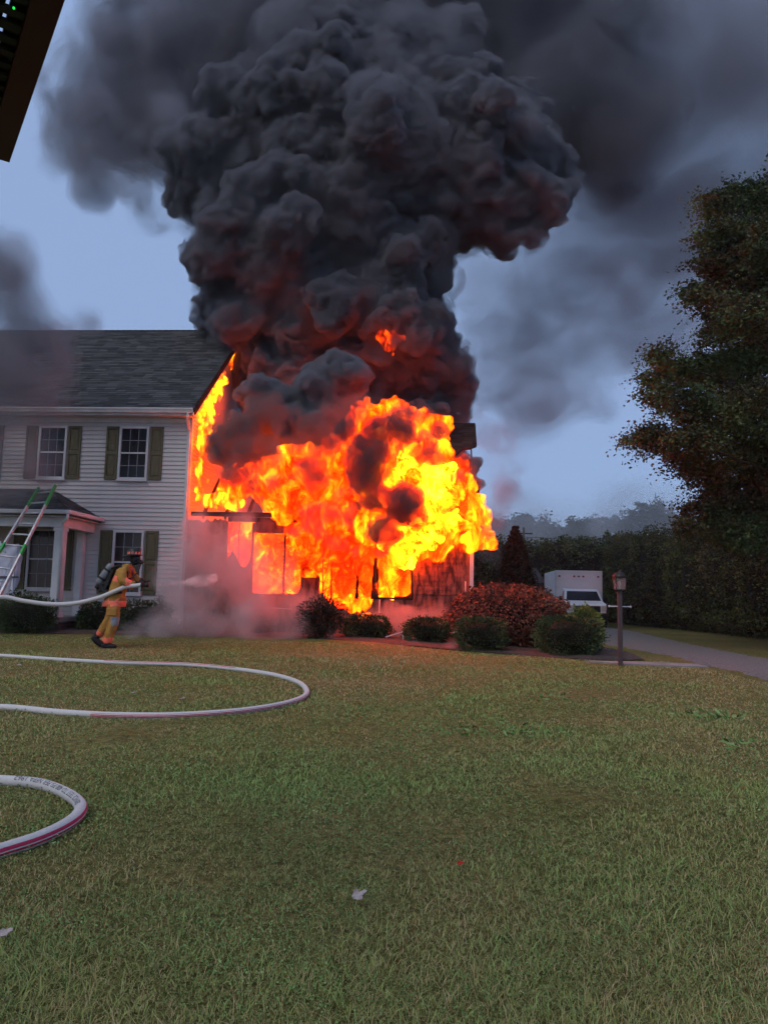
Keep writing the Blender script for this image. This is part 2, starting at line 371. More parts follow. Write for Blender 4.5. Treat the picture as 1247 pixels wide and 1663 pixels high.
def blobs(lst, Y0, dy, seed, kids=6, kr=(.35, .6), kd=.9, grand=0):
    rd = random.Random(seed); out = []
    for it in lst:
        px, py, r = it[:3]; Y = it[3] if len(it) > 3 else Y0 + rd.uniform(-dy, dy)
        p = at(px, py, Y); rr = r * Y / F
        out.append((p.x, p.y, p.z, rr))
        for k in range(kids):
            d = Vector((rd.gauss(0, 1), rd.gauss(0, 1), rd.gauss(0, 1))).normalized(); k_ = rd.uniform(*kr) * rr
            q = p + d * (rr * kd); out.append((q.x, q.y, q.z, k_))
            for g_ in range(grand):
                d2 = (d + Vector((rd.gauss(0, 1), rd.gauss(0, 1), rd.gauss(0, 1))) * .8).normalized(); q2 = q + d2 * (k_ * .85); out.append((q2.x, q2.y, q2.z, k_ * rd.uniform(.35, .6)))
    return out

# ================================================================== SETTING
# ground: a fine sheet near by, a coarse one to the horizon
def ground_sheet():
    xs = np.concatenate([np.linspace(-700, -40, 8)[:-1], np.linspace(-40, 40, 161), np.linspace(40, 700, 8)[1:]])
    ys = np.concatenate([np.linspace(-60, -5, 5)[:-1], np.linspace(-5, 60, 131), np.linspace(60, 900, 10)[1:]])
    X, Y = np.meshgrid(xs, ys); rg = np.random.default_rng(3)
    Z = terr(X, Y) + .012 * np.sin(X*1.3+Y*.7) * np.cos(Y*.9-X*.4) + rg.normal(0, .003, X.shape)
    V = np.stack([X, Y, Z], -1).reshape(-1, 3); nx = len(xs); ny = len(ys)
    i = np.arange(nx*(ny-1)).reshape(ny-1, nx)[:, :-1].ravel()
    Fc = np.stack([i, i+1, i+nx+1, i+nx], 1)
    me = bpy.data.meshes.new('lawn'); me.from_pydata(V.tolist(), [], Fc.tolist())
    me.polygons.foreach_set('use_smooth', [True]*len(Fc)); return me
m = bpy.data.materials.new('lawn_soil_and_thatch'); m.use_nodes = True; n = m.node_tree; b = n.nodes['Principled BSDF']; b.inputs['Roughness'].default_value = .95; b.inputs['Specular IOR Level'].default_value = .1
g = n.nodes.new('ShaderNodeNewGeometry')
def nzn(s, d=4, r=.6):
    z = n.nodes.new('ShaderNodeTexNoise'); z.inputs['Scale'].default_value = s; z.inputs['Detail'].default_value = d; z.inputs['Roughness'].default_value = r
    n.links.new(g.outputs['Position'], z.inputs['Vector']); return z
z1, z2, z3 = nzn(.45, 3), nzn(14, 5, .75), nzn(60, 3, .8)
r1 = n.nodes.new('ShaderNodeValToRGB'); e = r1.color_ramp.elements; e[0].position = .35; e[0].color = (.14, .14, .045, 1); e[1].position = .65; e[1].color = (.215, .17, .075, 1)
n.links.new(z1.outputs['Fac'], r1.inputs[0])
r2 = n.nodes.new('ShaderNodeValToRGB'); e = r2.color_ramp.elements; e[0].position = .3; e[0].color = (.35, .35, .3, 1); e[1].position = .72; e[1].color = (1.5, 1.5, 1.3, 1)
n.links.new(z2.outputs['Fac'], r2.inputs[0])
r3 = n.nodes.new('ShaderNodeValToRGB'); e = r3.color_ramp.elements; e[0].position = .3; e[0].color = (.5, .5, .5, 1); e[1].position = .7; e[1].color = (1.4, 1.4, 1.3, 1)
n.links.new(z3.outputs['Fac'], r3.inputs[0])
def mul(a, bb):
    x = n.nodes.new('ShaderNodeMix'); x.data_type = 'RGBA'; x.blend_type = 'MULTIPLY'; x.inputs[0].default_value = 1
    n.links.new(a, x.inputs[6]); n.links.new(bb, x.inputs[7]); return x.outputs[2]
n.links.new(mul(mul(r1.outputs[0], r2.outputs[0]), r3.outputs[0]), b.inputs['Base Color'])
bp = n.nodes.new('ShaderNodeBump'); bp.inputs['Strength'].default_value = .9; bp.inputs['Distance'].default_value = .05
n.links.new(z2.outputs['Fac'], bp.inputs['Height']); n.links.new(bp.outputs[0], b.inputs['Normal'])
tag(link('lawn', ground_sheet(), m), kind='structure')

# driveway
def strip(name, left, right, lift, mt, sub=14, jit=.08):
    rd = random.Random(5); vs = []; fs = []; nL = len(left)
    k = 0; nw = 6
    for i in range(nL - 1):
        for j in range(sub):
            t = j / sub
            a = Vector(left[i]).lerp(Vector(left[i+1]), t); bq = Vector(right[i]).lerp(Vector(right[i+1]), t)
            a = a + Vector((rd.uniform(-jit, jit), 0)); bq = bq + Vector((rd.uniform(-jit, jit), 0))
            for q in range(nw + 1):
                p = a.lerp(bq, q / nw); vs.append((p.x, p.y, T(p.x, p.y) + lift + (.02 if 0 < q < nw else -.012)))
            k += 1
    for r in range(k - 1):
        for q in range(nw): i0 = r*(nw+1)+q; fs.append((i0, i0+1, i0+nw+2, i0+nw+1))
    me = bpy.data.meshes.new(name); me.from_pydata(vs, [], fs); me.polygons.foreach_set('use_smooth', [True]*len(fs))
    return tag(link(name, me, mt), kind='structure')
M['drive'] = mat('driveway_gravel', (.11, .10, .098), .95, col2=(.22, .20, .19), scale=26, detail=14, bump=1, bscale=45, stretch=(1.6, .5, 1))
strip('driveway', [(5.6, -5), (5.8, 9), (6.05, 14), (6.35, 17), (6.3, 20), (6.1, 24), (7.0, 33), (7.6, 46)], [(8.6, -5), (8.2, 9), (8.3, 14), (8.4, 17), (8.7, 20), (9.2, 24), (10.6, 33), (11.2, 46)], .015, M['drive'])
# walkway slabs crossing from the drive
wk = MB()
wk.add([(3.9, 14.95, .028), (4.5, 14.35, .03), (5.9, 14.05, .03), (5.95, 14.75, .03), (4.9, 15.0, .03), (3.9, 14.95, -.05), (4.5, 14.35, -.05), (5.9, 14.05, -.05), (5.95, 14.75, -.05), (4.9, 15.0, -.05)],
       [(0, 1, 2, 3, 4), (5, 6, 1, 0), (6, 7, 2, 1), (7, 8, 3, 2), (8, 9, 4, 3), (9, 5, 0, 4)])
tag(wk.build('walkway', M['concrete']), kind='structure')
# mulch bed in front of the house
M['mulch'] = mat('mulch', (.05, .03, .025), .95, col2=(.10, .07, .06), scale=25, detail=8, bump=1, bscale=60)
def bed():
    front = [(-14, 16.9), (-8, 17.6), (-4.5, 18.2), (-1.7, 18.0), (0, 17.4), (1.6, 16.75), (3.0, 16.1), (4.4, 15.45), (5.3, 15.7), (5.6, 17.2), (5.5, 20), (5.5, 22)]
    vs = []; fs = []; nY = 14
    for i in range(len(front)-1):
        for s_ in range(6):
            t = s_/6; x = front[i][0]*(1-t)+front[i+1][0]*t; y0 = front[i][1]*(1-t)+front[i+1][1]*t
            for j in range(nY):
                y = y0 + (22 - y0) * j/(nY-1) * 1.0
                vs.append((x, y, T(x, y) + (.004 if j == 0 else .035) + random.Random(i*99+s_*7+j).uniform(0, .02)))
    nR = (len(front)-1)*6
    for r in range(nR-1):
        for j in range(nY-1): a = r*nY+j; fs.append((a, a+nY, a+nY+1, a+1))
    me = bpy.data.meshes.new('mulch_bed'); me.from_pydata(vs, [], fs); return me
tag(link('mulch_bed', bed(), M['mulch']), kind='structure')

# ================================================================== HOUSE
HO = Vector((-5.14, 20, 0)); HA = R(-4)
house = empty('house', HO, HA)
tag(house, 'two storey pale siding house with dark shingle roof and olive shutters, left of the fire', 'house')
def hw(u, v, z): return Matrix.Translation(HO) @ Matrix.Rotation(HA, 4, 'Z') @ Vector((u, v, z))
HL = -13.0
EZ, RZ, RV, DEP = 5.98, 9.70, 4.3, 8.6
mb = MB()   # wall body behind the boards
mb.box(HL, .03, .5, -.02, DEP, 6.0)
mb.add([(-.02, .03, 6.0), (-.02, DEP, 6.0), (-.02, RV, 9.55), (-.3, .03, 6.0), (-.3, DEP, 6.0), (-.3, RV, 9.55)], [(0, 1, 2), (5, 4, 3), (0, 2, 5, 3), (2, 1, 4, 5)])
mb.build('wall', M['siding'], house)
MB().box(HL, .01, -.2, .0, DEP, .5).build('foundation', M['found'], house)
# lap siding boards, one object each (shared mesh)
def lap_board(L, e=.114):
    b_ = MB(); b_.add([(0, -.026, 0), (L, -.026, 0), (L, -.001, e+.004), (0, -.001, e+.004), (0, .03, 0), (L, .03, 0), (L, .03, e), (0, .03, e)],
                      [(0, 1, 2, 3), (4, 5, 1, 0), (5, 6, 2, 1), (7, 4, 0, 3)])
    return b_.mesh('siding_board')
lb = lap_board(-HL - .08); lb.materials.append(M['siding'])
nb_ = int((5.95 - .5) / .114)
for i in range(nb_):
    o = bpy.data.objects.new('siding_board', lb); COL.objects.link(o); o.parent = house; o.location = (HL, 0, .5 + i * .114)
lb2 = lap_board(DEP); lb2.materials.append(M['siding'])
for i in range(22, nb_):
    o = bpy.data.objects.new('siding_board', lb2); COL.objects.link(o); o.parent = house; o.location = (0, 0, .5 + i * .114); o.rotation_euler = (0, 0, R(90))
# corner board
MB().box(-.09, -.045, .45, .02, -.027, 5.9).box(.021, -.035, .45, .035, .09, 5.9).build('corner_board', M['trim'], house)
# roof
sl = Vector((0, RV + .35, RZ - 5.95)); sll = sl.length
rb = MB()
for sgn in (0, 1):
    y0, y1 = (-.35, RV) if not sgn else (DEP + .35, RV)
    rb.add([(HL-.3, y0, 5.93), (.16, y0, 5.93), (.16, y1, RZ - .02), (HL-.3, y1, RZ - .02), (HL-.3, y0, 5.83), (.16, y0, 5.83), (.16, y1, RZ - .12), (HL-.3, y1, RZ - .12)],
           [(0, 1, 2, 3) if not sgn else (3, 2, 1, 0), (0, 4, 5, 1), (1, 5, 6, 2), (3, 7, 4, 0)])
roof = rb.build('roof', M['found'], house)
asphalt_shingles('shingles', (HL-.3, -.37, 5.945), (1, 0, 0), sl, .17 - HL + .3, sll, M['shingle'], roof)
rc = MB(); rd = random.Random(2)
x = HL - .3
while x < .1:
    rc.add([(x, RV-.12, RZ-.075), (x+.3, RV-.12, RZ-.085), (x+.3, RV, RZ+.02), (x, RV, RZ+.035), (x, RV+.12, RZ-.075), (x+.3, RV+.12, RZ-.085)], [(0, 1, 2, 3), (3, 2, 5, 4), (0, 3, 4)]); x += .2
rcm = rc.build('ridge_cap', M['charshingle'], roof)
# fascia, soffit, gutter, downspout
MB().box(HL-.3, -.352, 5.74, .14, -.33, 5.93).build('fascia', M['trim'], house)
MB().box(HL-.3, -.33, 5.745, .14, -.02, 5.765).build('soffit', M['soffit'], house)
MB().box(HL, -.04, 5.62, -.0, -.027, 5.745).build('frieze_board', M['trim'], house)
gt = MB()
prof = [(-.354, 5.80), (-.44, 5.80), (-.455, 5.85), (-.48, 5.89), (-.48, 5.92), (-.47, 5.92), (-.47, 5.89), (-.44, 5.86), (-.43, 5.81), (-.354, 5.81)]
vs = [(x_, y, z) for x_ in (HL-.3, .17) for y, z in prof]; k = len(prof)
gt.add(vs, [(i, i+1, k+i+1, k+i) for i in range(k-1)] + [tuple(range(k)), tuple(reversed(range(k, 2*k)))]); gt.build('gutter', M['trim'], house)
ds = MB(); ds.bar((.03, -.42, 5.80), (.03, -.42, 5.66), .07, .05); ds.bar((.03, -.42, 5.67), (-.03, -.085, 5.42), .07, .05); ds.bar((-.03, -.07, 5.46), (-.03, -.07, .35), .07, .05, up=(0, 1, 0))
ds.build('downspout', M['trim'], house, .008)
rk = MB()
for y0, y1 in ((-.35, RV), (DEP+.35, RV)):
    rk.bar((.175, y0, 5.84), (.175, y1, RZ-.11), .025, .18, up=(0, 0, 1))
rk.build('rake_board', M['char'], house)

def window(u, z, ww, hh, parent, v=0, rows=4, cols=3, name='window', split=.5):
    x0, x1, z0, z1 = u, u + ww, z, z + hh; f = .06
    fr = MB(); yb, yf = v - .004, v - .075
    fr.box(x0, yf, z0, x0+f, yb, z1).box(x1-f, yf, z0, x1, yb, z1).box(x0+f, yf, z1-f, x1-f, yb, z1).box(x0+f, yf, z0, x1-f, yb, z0+f)
    fr.box(x0-.02, yf-.02, z0-.045, x1+.02, yb, z0-.001)
    w_ = fr.build(name, M['trim'], parent, .006)
    MB().box(x0+f, v-.03, z0+f, x1-f, v-.024, z1-f).build('glass', M['glass'], w_)
    zm = z0 + hh * split
    MB().box(x0+f, v-.06, zm-.02, x1-f, v-.031, zm+.02).build('meeting_rail', M['trim'], w_)
    for i in range(1, cols):
        xx = x0 + f + (x1-x0-2*f)*i/cols; MB().box(xx-.006, v-.04, z0+f, xx+.006, v-.031, z1-f).build('muntin', M['muntin'], w_)
    for a, b2 in ((z0+f, zm-.02), (zm+.02, z1-f)):
        zz = (a+b2)/2; MB().box(x0+f, v-.043, zz-.006, x1-f, v-.041+.008, zz+.006).build('muntin', M['muntin'], w_)
    return w_
def shutter(u, z, ww, hh, parent, v=0):
    s_ = MB(); y0, y1 = v - .055, v - .006
    s_.box(u, y0, z, u+.05, y1, z+hh).box(u+ww-.05, y0, z, u+ww, y1, z+hh)
    for a, b2 in ((z, z+.09), (z+hh*.5-.05, z+hh*.5+.05), (z+hh-.07, z+hh)): s_.box(u+.05, y0, a, u+ww-.05, y1, b2)
    s_.box(u+.05, y0+.022, z+.09, u+ww-.05, y1, z+hh*.5-.05).box(u+.05, y0+.022, z+hh*.5+.05, u+ww-.05, y1, z+hh-.07)
    so = s_.build('shutter', M['shutter'], parent, .004)
    MB().box(u+.075, y0+.01, z+.12, u+ww-.075, y0+.0215, z+hh*.5-.08).build('raised_panel', M['shutter'], so, .006)
    MB().box(u+.075, y0+.01, z+hh*.5+.08, u+ww-.075, y0+.0215, z+hh-.1).build('raised_panel', M['shutter'], so, .006)
for (u, z, ww, hh) in ((-4.12, 4.08, .78, 1.43), (-1.91, 4.08, .80, 1.43), (-1.91, 1.08, .82, 1.66), (-6.3, 4.08, .8, 1.43), (-8.5, 4.08, .8, 1.43)):
    window(u, z, ww, hh, house); shutter(u-.36, z, .33, hh, house); shutter(u+ww+.03, z, .35, hh, house)
window(-4.2, 1.15, .84, 1.6, house); shutter(-4.6, 1.15, .36, 1.6, house); shutter(-3.33, 1.15, .35, 1.6, house)
# front door on the porch
dr = MB(); dr.box(-6.3, -.06, .6, -5.3, -.02, 2.8).build('door', M['door'], house, .01)
# porch
porch = MB(); PE = 3.02; PV = -1.85; PU = -2.28; PT = 3.80
porch.add([(-9, PV, PE), (PU, PV, PE), (PU, 0, PE), (-3.72, 0, PT), (-9, 0, PT), (-9, PV, PE-.1), (PU, PV, PE-.1), (PU, 0, PE-.1), (-9, 0, PE-.1)],
          [(0, 1, 3, 4), (1, 2, 3), (0, 5, 6, 1), (1, 6, 7, 2), (5, 8, 7, 6), (4, 8, 5, 0)])
po = porch.build('porch', M['found'], house)
asphalt_shingles('porch_shingles', (-9, PV-.03, PE+.008), (1, 0, 0), (0, -PV, PT-PE), 9+PU, math.hypot(PV, PT-PE), M['shingle'], po, seed=4,
                 keep=lambda a, s_: a < 9+PU - s_/math.hypot(PV, PT-PE)*(PU+3.72+.1) - .02)
asphalt_shingles('porch_shingles', (PU+.03, PV, PE+.008), (0, 1, 0), (-(PU+3.72), 0, PT-PE), -PV, math.hypot(PU+3.72, PT-PE), M['shingle'], po, seed=5,
                 keep=lambda a, s_: a > s_/math.hypot(PU+3.72, PT-PE)*1.8 + .05)
g2 = MB(); g2.box(-9, PV-.12, PE-.07, PU+.11, PV-.002, PE+.03).box(PU+.002, PV-.002, PE-.07, PU+.11, -.03, PE+.03); g2.build('porch_gutter', M['trim'], po, .02)
MB().box(-9, PV+.15, PE-.36, PU-.15, PV+.35, PE-.101).box(PU-.35, PV+.351, PE-.36, PU-.15, -.04, PE-.101).build('porch_beam', M['trim'], po)
MB().box(-9, PV+.005, PE-.13, PU-.01, -.04, PE-.102).build('porch_ceiling', M['soffit'], po)
for (u, v, b0) in ((-2.66, -1.7, .5), (-5.2, -1.7, .5)):
    q = MB(); q.box(u, v, b0, u+.22, v+.22, PE-.361).box(u-.03, v-.03, b0, u+.25, v+.25, b0+.12).box(u-.02, v-.02, PE-.46, u+.24, v+.24, PE-.37)
    q.build('porch_post', M['trim'], po, .01)
MB().box(-2.82, -.2, .5, -2.64, -.03, PE-.361).build('porch_pilaster', M['trim'], po, .008)
d2 = MB(); d2.tube([(-2.25, -1.92, PE-.06), (-2.25, -1.92, PE-.16), (-2.4, -1.84, PE-.26), (-2.43, -1.75, PE-.42), (-2.43, -1.75, .35)], .04, 8); d2.build('porch_downspout', M['trim'], po)
MB().box(-9, -1.8, .40, -2.35, -.0, .5).build('porch_deck', M['deck'], po)
MB().box(-9, -1.72, -.1, -2.42, -.02, .40).build('porch_base', M['mortar'], po)
bk = MB().box(0, 0, 0, .2, .02, .057).mesh('brick'); bk.materials.append(M['brick'])
for r_ in range(6):
    for k in range(9):
        for side in (0, 1):
            o = bpy.data.objects.new('brick', bk); COL.objects.link(o); o.parent = po
            off = (r_ % 2) * .1
            if side == 0: o.location = (-2.42 - .21*(k+1) + off - (.1 if off == 0 else 0) * 0, -1.741, -.02 + r_*.067)
            else: o.location = (-2.40, -1.72 + .19*k + off*.5, -.02 + r_*.067); o.rotation_euler = (0, 0, R(90)); o.scale = (.85, 1, 1)

# ================================================================== BURNING WING
wing = empty('burning_wing', HO, HA)
tag(wing, 'one storey wing of the house on fire with burnt open wall and charred roof', 'house wing')
WR = 7.45; WE = 3.1
M['burntwall'] = mat('burnt_siding', (.24, .11, .08), .9, col2=(.05, .024, .018), scale=5, detail=8, bump=.8, bscale=40, stretch=(2, 2, .6), contrast=(.4, .62))
def ragged_wall(name, poly_top, u0, u1, z0, step=.07, seed=1, v=0, mt=None, parent=wing, th=.09):
    """wall strip whose top edge follows poly_top [(u,z)..] with a broken edge"""
    rd = random.Random(seed); us = np.arange(u0, u1 + 1e-6, step); b_ = MB()
    tops = [float(np.interp(u, [p[0] for p in poly_top], [p[1] for p in poly_top])) + rd.uniform(-.06, .06) for u in us]
    vs = []; fs = []
    for u, t in zip(us, tops): vs += [(u, v, z0), (u, v, t), (u, v+th, z0), (u, v+th, t)]
    for i in range(len(us)-1):
        a = i*4; c_ = a+4
        fs += [(a, c_, c_+1, a+1), (a+2, a+3, c_+3, c_+2), (a+1, c_+1, c_+3, a+3)]
    fs += [(0, 1, 3, 2)]; l = (len(us)-1)*4; fs += [(l, l+2, l+3, l+1)]
    return b_.add(vs, fs).build(name, mt or M['burntwall'], parent)
ragged_wall('front_wall', [(0, 1.3), (1.7, 1.3), (1.82, 1.16), (2.9, 1.15), (3.05, 1.3), (3.6, 1.2), (3.9, .9), (4.3, .75), (4.8, .8), (4.95, 1.12), (5.9, 1.12), (6.0, 1.3), (WR, 1.3)], .04, WR-.1, 0, seed=2)
ragged_wall('front_wall', [(0, 3.05), (1.1, 3.05)], .045, 1.1, 1.19, seed=3, v=.012)
ragged_wall('front_wall', [(1.1, 2.0), (1.25, 2.3), (1.4, 1.95), (1.6, 1.85), (1.77, 2.2)], 1.1, 1.76, 1.17, seed=7, v=.012)
ragged_wall('front_wall', [(1.8, 3.05), (2.6, 3.05)], 1.8, 2.6, 2.74, seed=5)
ragged_wall('front_wall', [(3.05, 2.3), (3.3, 2.0), (3.6, 1.5)], 3.05, 3.6, 1.17, seed=6, v=.012)
ragged_wall('front_wall', [(5.9, 2.1), (6.2, 2.3), (6.6, 3.0), (6.75, 2.9), (7.1, 2.6), (WR, 2.75)], 5.9, WR-.1, 1.17, seed=4, v=.012)
# lap boards still hanging on the burnt patch
for i in range(14):
    z = 1.25 + i*.114
    lim0 = 5.95 + max(0, (z-2.1)) * .5; bq = MB()
    bq.add([(lim0, -.014, z), (WR-.14, -.014, z), (WR-.14, -.008, z+.114), (lim0, -.008, z+.114)], [(0, 1, 2, 3)])
    bq.add([(lim0, -.014, z), (lim0, -.001, z), (WR-.14, -.001, z), (WR-.14, -.014, z)], [(0, 1, 2, 3)])
    bq.build('burnt_siding_board', M['burntwall'], wing)
MB().box(0.04, DEP-1.6, 0, WR, DEP-1.5, 3.0).build('back_wall', M['char'], wing)
MB().box(WR-.12, .1, 0, WR-.02, DEP-1.5, 2.9).build('side_wall', M['burntwall'], wing)
MB().box(WR-.1, -.03, .3, WR+.0, .1, 2.45).build('corner_board', M['trim'], wing)
# window bucks and studs
def stud(u, z0, z1, w_=.06, lean=0, v=.02, seed=0):
    rd = random.Random(int(u*100)+seed); b_ = MB(); nseg = 9
    pts = []
    for i in range(nseg+1):
        t = i/nseg; pts.append((u + lean*t + rd.uniform(-.008, .008), v, z0+(z1-z0)*t))
    b_.tube(pts, [w_*rd.uniform(.38, .62)*(1-.35*i/nseg) for i in range(nseg+1)], 5); return b_.build('stud', M['char'], wing)
for u, z1, w_ in ((1.42, 3.0, .045), (1.77, 3.0, .1), (2.61, 2.7, .09), (3.85, 2.3, .05), (4.5, 1.95, .10), (4.93, 2.15, .15), (5.03, 1.9, .08), (5.92, 2.1, .08)):
    stud(u, 1.1, z1, w_, lean=random.Random(int(u*50)).uniform(-.05, .05))
MB().box(1.8, -.02, 1.12, 2.57, .1, 1.18).build('window_sill', M['char'], wing)
MB().box(5.05, -.02, 1.1, 5.9, .1, 1.16).build('window_sill', M['char'], wing)
MB().box(1.1, -.01, 3.02, 2.9, .1, 3.14).build('header_beam', M['char'], wing)
MB().box(.2, -.28, 3.12, 2.3, -.24, 3.24).build('eave_board', M['char'], wing)
# charred rafters
for i in (0, 1, 2, 11, 12):
    u = .5 + i*.58; full = i in (12, 11)
    t1 = 1 if full else random.Random(i).uniform(.15, .4)
    a = Vector((u, -.25, WE)); b2 = Vector((u, 3.45, 6.4)); bb = a.lerp(b2, t1)
    MB().bar(a, bb, .045, .14, w2=.03, h2=.08).build('rafter', M['char'], wing)
MB().bar((5.9, 3.5, 6.36), (7.62, 3.5, 6.36), .05, .16).build('ridge_board', M['char'], wing)
# roof patch that still holds shingles, at the right end of the ridge
rp = Vector((0, -3.75, WE-.03)); slw = Vector((0, 3.75, 3.35)); 
deck = MB()
def onroof(u, s_): d = slw.normalized(); p = Vector((0, -.25, WE+.05)) + d*s_; return (u, p.y, p.z)
L_ = slw.length
edge = [(6.72, L_), (7.62, L_), (7.62, L_-1.35), (7.42, L_-1.5), (7.2, L_-1.55), (7.0, L_-1.9), (6.85, L_-1.3), (6.78, L_-.6)]
top = [onroof(*e_) for e_ in edge]; bot = [(p[0], p[1]+.03, p[2]-.05) for p in top]; k = len(edge)
deck.add(top+bot, [tuple(reversed(range(k))), tuple(range(k, 2*k))] + [(i, (i+1) % k, k+(i+1) % k, k+i) for i in range(k)])
dk = deck.build('roof_patch', M['char'], wing)
asphalt_shingles('charred_shingles', onroof(6.7, L_-2.0), (1, 0, 0), slw, .93, 2.0, M['charshingle'], dk, seed=9, keep=lambda a, s_: s_ > 2.0 - (1.4 + .5*max(0, 1-abs(a-.35)*3)) and (a > .08 or s_ > 1.4))
deck2 = MB(); edge = [(6.9, 1.6), (7.62, 1.8), (7.62, .1), (7.3, -.05), (7.1, .3), (6.95, .25)]
top = [onroof(*e_) for e_ in edge]; bot = [(p[0], p[1]+.03, p[2]-.05) for p in top]; k = len(edge)
deck2.add(top+bot, [tuple(reversed(range(k))), tuple(range(k, 2*k))] + [(i, (i+1) % k, k+(i+1) % k, k+i) for i in range(k)])
d2_ = deck2.build('roof_patch', M['char'], wing)
asphalt_shingles('charred_shingles', onroof(6.95, .1), (1, 0, 0), slw, .66, 1.5, M['charshingle'], d2_, seed=10, keep=lambda a, s_: random.Random(int(a*37+s_*91)).random() > .3)
# fallen boards and hanging conduit in front of the wing
for i, (a, b2, r_) in enumerate((((5.05, -.1, .16), (5.1, -.08, 1.1), .012), ((4.5, -.5, .15), (4.95, -.4, .28), .015), ((7.2, -.15, .2), (7.25, -.1, 1.6), .012), ((7.1, -.2, .2), (7.12, -.08, 1.2), .01), ((2.05, -.15, .82), (2.9, -.15, .80), .012))):
    MB().tube([a, Vector(a).lerp(Vector(b2), .5) + Vector((.02, 0, .01)), b2], r_, 6).build('hanging_trim', M['trim'], wing)

# ================================================================== FIRE
Y_, O_, R_, D_ = (9, 2.2, .04), (4.5, .5, .006), (1.7, .085, .001), (.25, .003, 0)
fm_hot = fire_mat('hot_fire', [(.40, (0, 0, 0)), (.45, D_), (.50, R_), (.56, O_), (.64, (7, 2.4, .03)), (.78, (10, 6, .15))], 4.5, scale=2.6, absorb=6.0, step=.1, detail=6, rough=.72, big=.9, bigamp=.25)
fm_mid = fire_mat('orange_fire', [(.42, (0, 0, 0)), (.47, D_), (.535, R_), (.61, O_), (.72, Y_)], 8, scale=3.2, absorb=10.0, step=.09, detail=6, rough=.72, dist=.8, stretch=(1, 1, .7), big=.75, bigamp=.42)
fm_small = fire_mat('small_fire', [(.50, (0, 0, 0)), (.54, D_), (.60, R_), (.70, O_), (.85, Y_)], 8, scale=5, absorb=6.0, step=.1, detail=4, rough=.7, dist=.8)
fm_rake = fire_mat('rake_fire', [(.46, (0, 0, 0)), (.48, D_), (.51, R_), (.56, O_), (.64, Y_)], 9, scale=5.0, absorb=5, step=.06, stretch=(1, 1, .4), detail=4, dist=.3)
core_m = bpy.data.materials.new('flame_core'); core_m.use_nodes = True; n = core_m.node_tree; n.nodes.clear()
o_ = n.nodes.new('ShaderNodeOutputMaterial'); em = n.nodes.new('ShaderNodeEmission'); tc = n.nodes.new('ShaderNodeTexCoord'); nz = n.nodes.new('ShaderNodeTexNoise')
nz.inputs['Scale'].default_value = 2.6; nz.inputs['Detail'].default_value = 8; nz.inputs['Distortion'].default_value = .8; nz.inputs['Roughness'].default_value = .7
cr = n.nodes.new('ShaderNodeValToRGB'); e = cr.color_ramp.elements; e[0].position = .30; e[0].color = (.004, 0, 0, 1); e[1].position = .68; e[1].color = (1, .2, .005, 1)
for p_, cc in ((.36, (.06, .0006, 0)), (.41, (.5, .007, 0)), (.46, (1, .028, .0002)), (.52, (1, .08, .0012))): x = e.new(p_); x.color = (*cc, 1)
n.links.new(tc.outputs['Object'], nz.inputs['Vector']); n.links.new(nz.outputs['Fac'], cr.inputs[0]); n.links.new(cr.outputs[0], em.inputs[0]); em.inputs[1].default_value = 24
n.links.new(em.outputs[0], o_.inputs['Surface'])
def core(parent, lst, seed):
    c_ = billow('flame_core', blobs(lst, 19.6, 0, seed, kids=6), .05, ((.45, .10, 6),), core_m, rag=((2.6, .26), (7, .14), (15, .06))); c_.parent = parent; c_['kind'] = 'stuff'; return c_
FL = lambda nm, lst, Y0, dy, seed, mt, vox=.045, dsp=((.6, .12, 4),), rag=((2.2, .28), (6, .14), (14, .06)), **k: billow(nm, blobs(lst, Y0, dy, seed, **k), vox, dsp, mt, rag=rag)
midf = tag(FL('flames', [(390, 785, 24), (435, 770, 30), (455, 795, 45), (500, 765, 42), (498, 852, 40), (525, 820, 58), (570, 765, 46), (545, 715, 22), (560, 880, 55), (520, 900, 35), (600, 880, 40), (590, 690, 35), (600, 930, 35), (560, 930, 30), (622, 728, 34), (700, 700, 28)], 20.0, .3, 5, fm_mid),
    'broad turbulent orange flames filling the burnt middle of the wing', 'flames')
hotf = tag(FL('flames', [(640, 800, 48), (660, 760, 35), (700, 780, 50), (735, 790, 38), (690, 850, 45), (640, 870, 38), (600, 850, 26), (735, 850, 34), (660, 900, 26), (630, 760, 20)], 19.5, .15, 6, fm_hot),
    'blinding yellow fireball bursting from the roof above the open window', 'flames')
core(hotf, [(650, 790, 34, 19.5), (665, 762, 24, 19.5), (702, 785, 36, 19.5), (733, 795, 24, 19.5), (690, 852, 32, 19.5), (642, 872, 26, 19.5), (735, 852, 20, 19.5), (660, 902, 20, 19.6)], 3)
tag(FL('flames', [(765, 820, 20), (770, 845, 26), (765, 872, 22), (785, 872, 14), (800, 878, 7), (755, 800, 14), (745, 880, 16)], 19.3, .1, 7, fm_hot),
    'yellow flame curling out round the right corner of the wing', 'flames')
tag(FL('flames', [(600, 675, 22), (630, 668, 22), (655, 675, 22), (680, 690, 20), (700, 715, 15), (575, 690, 18), (690, 735, 10)], 20.0, .1, 8, fm_mid),
    'orange flame crest rolling under the smoke above the wing', 'flames')
tag(FL('flames', [(625, 545, 9), (640, 548, 12), (652, 552, 9), (632, 562, 9), (640, 575, 6)], 21.9, .1, 9, fm_small, vox=.05), 'small red tongue of flame high inside the smoke column', 'flames')
tag(FL('flames', [(585, 610, 11), (592, 622, 9), (578, 600, 5), (600, 630, 5)], 20.6, .1, 10, fm_small, vox=.05), 'small orange flame showing through the smoke left of the crest', 'flames')
rkp = []; rd = random.Random(5)
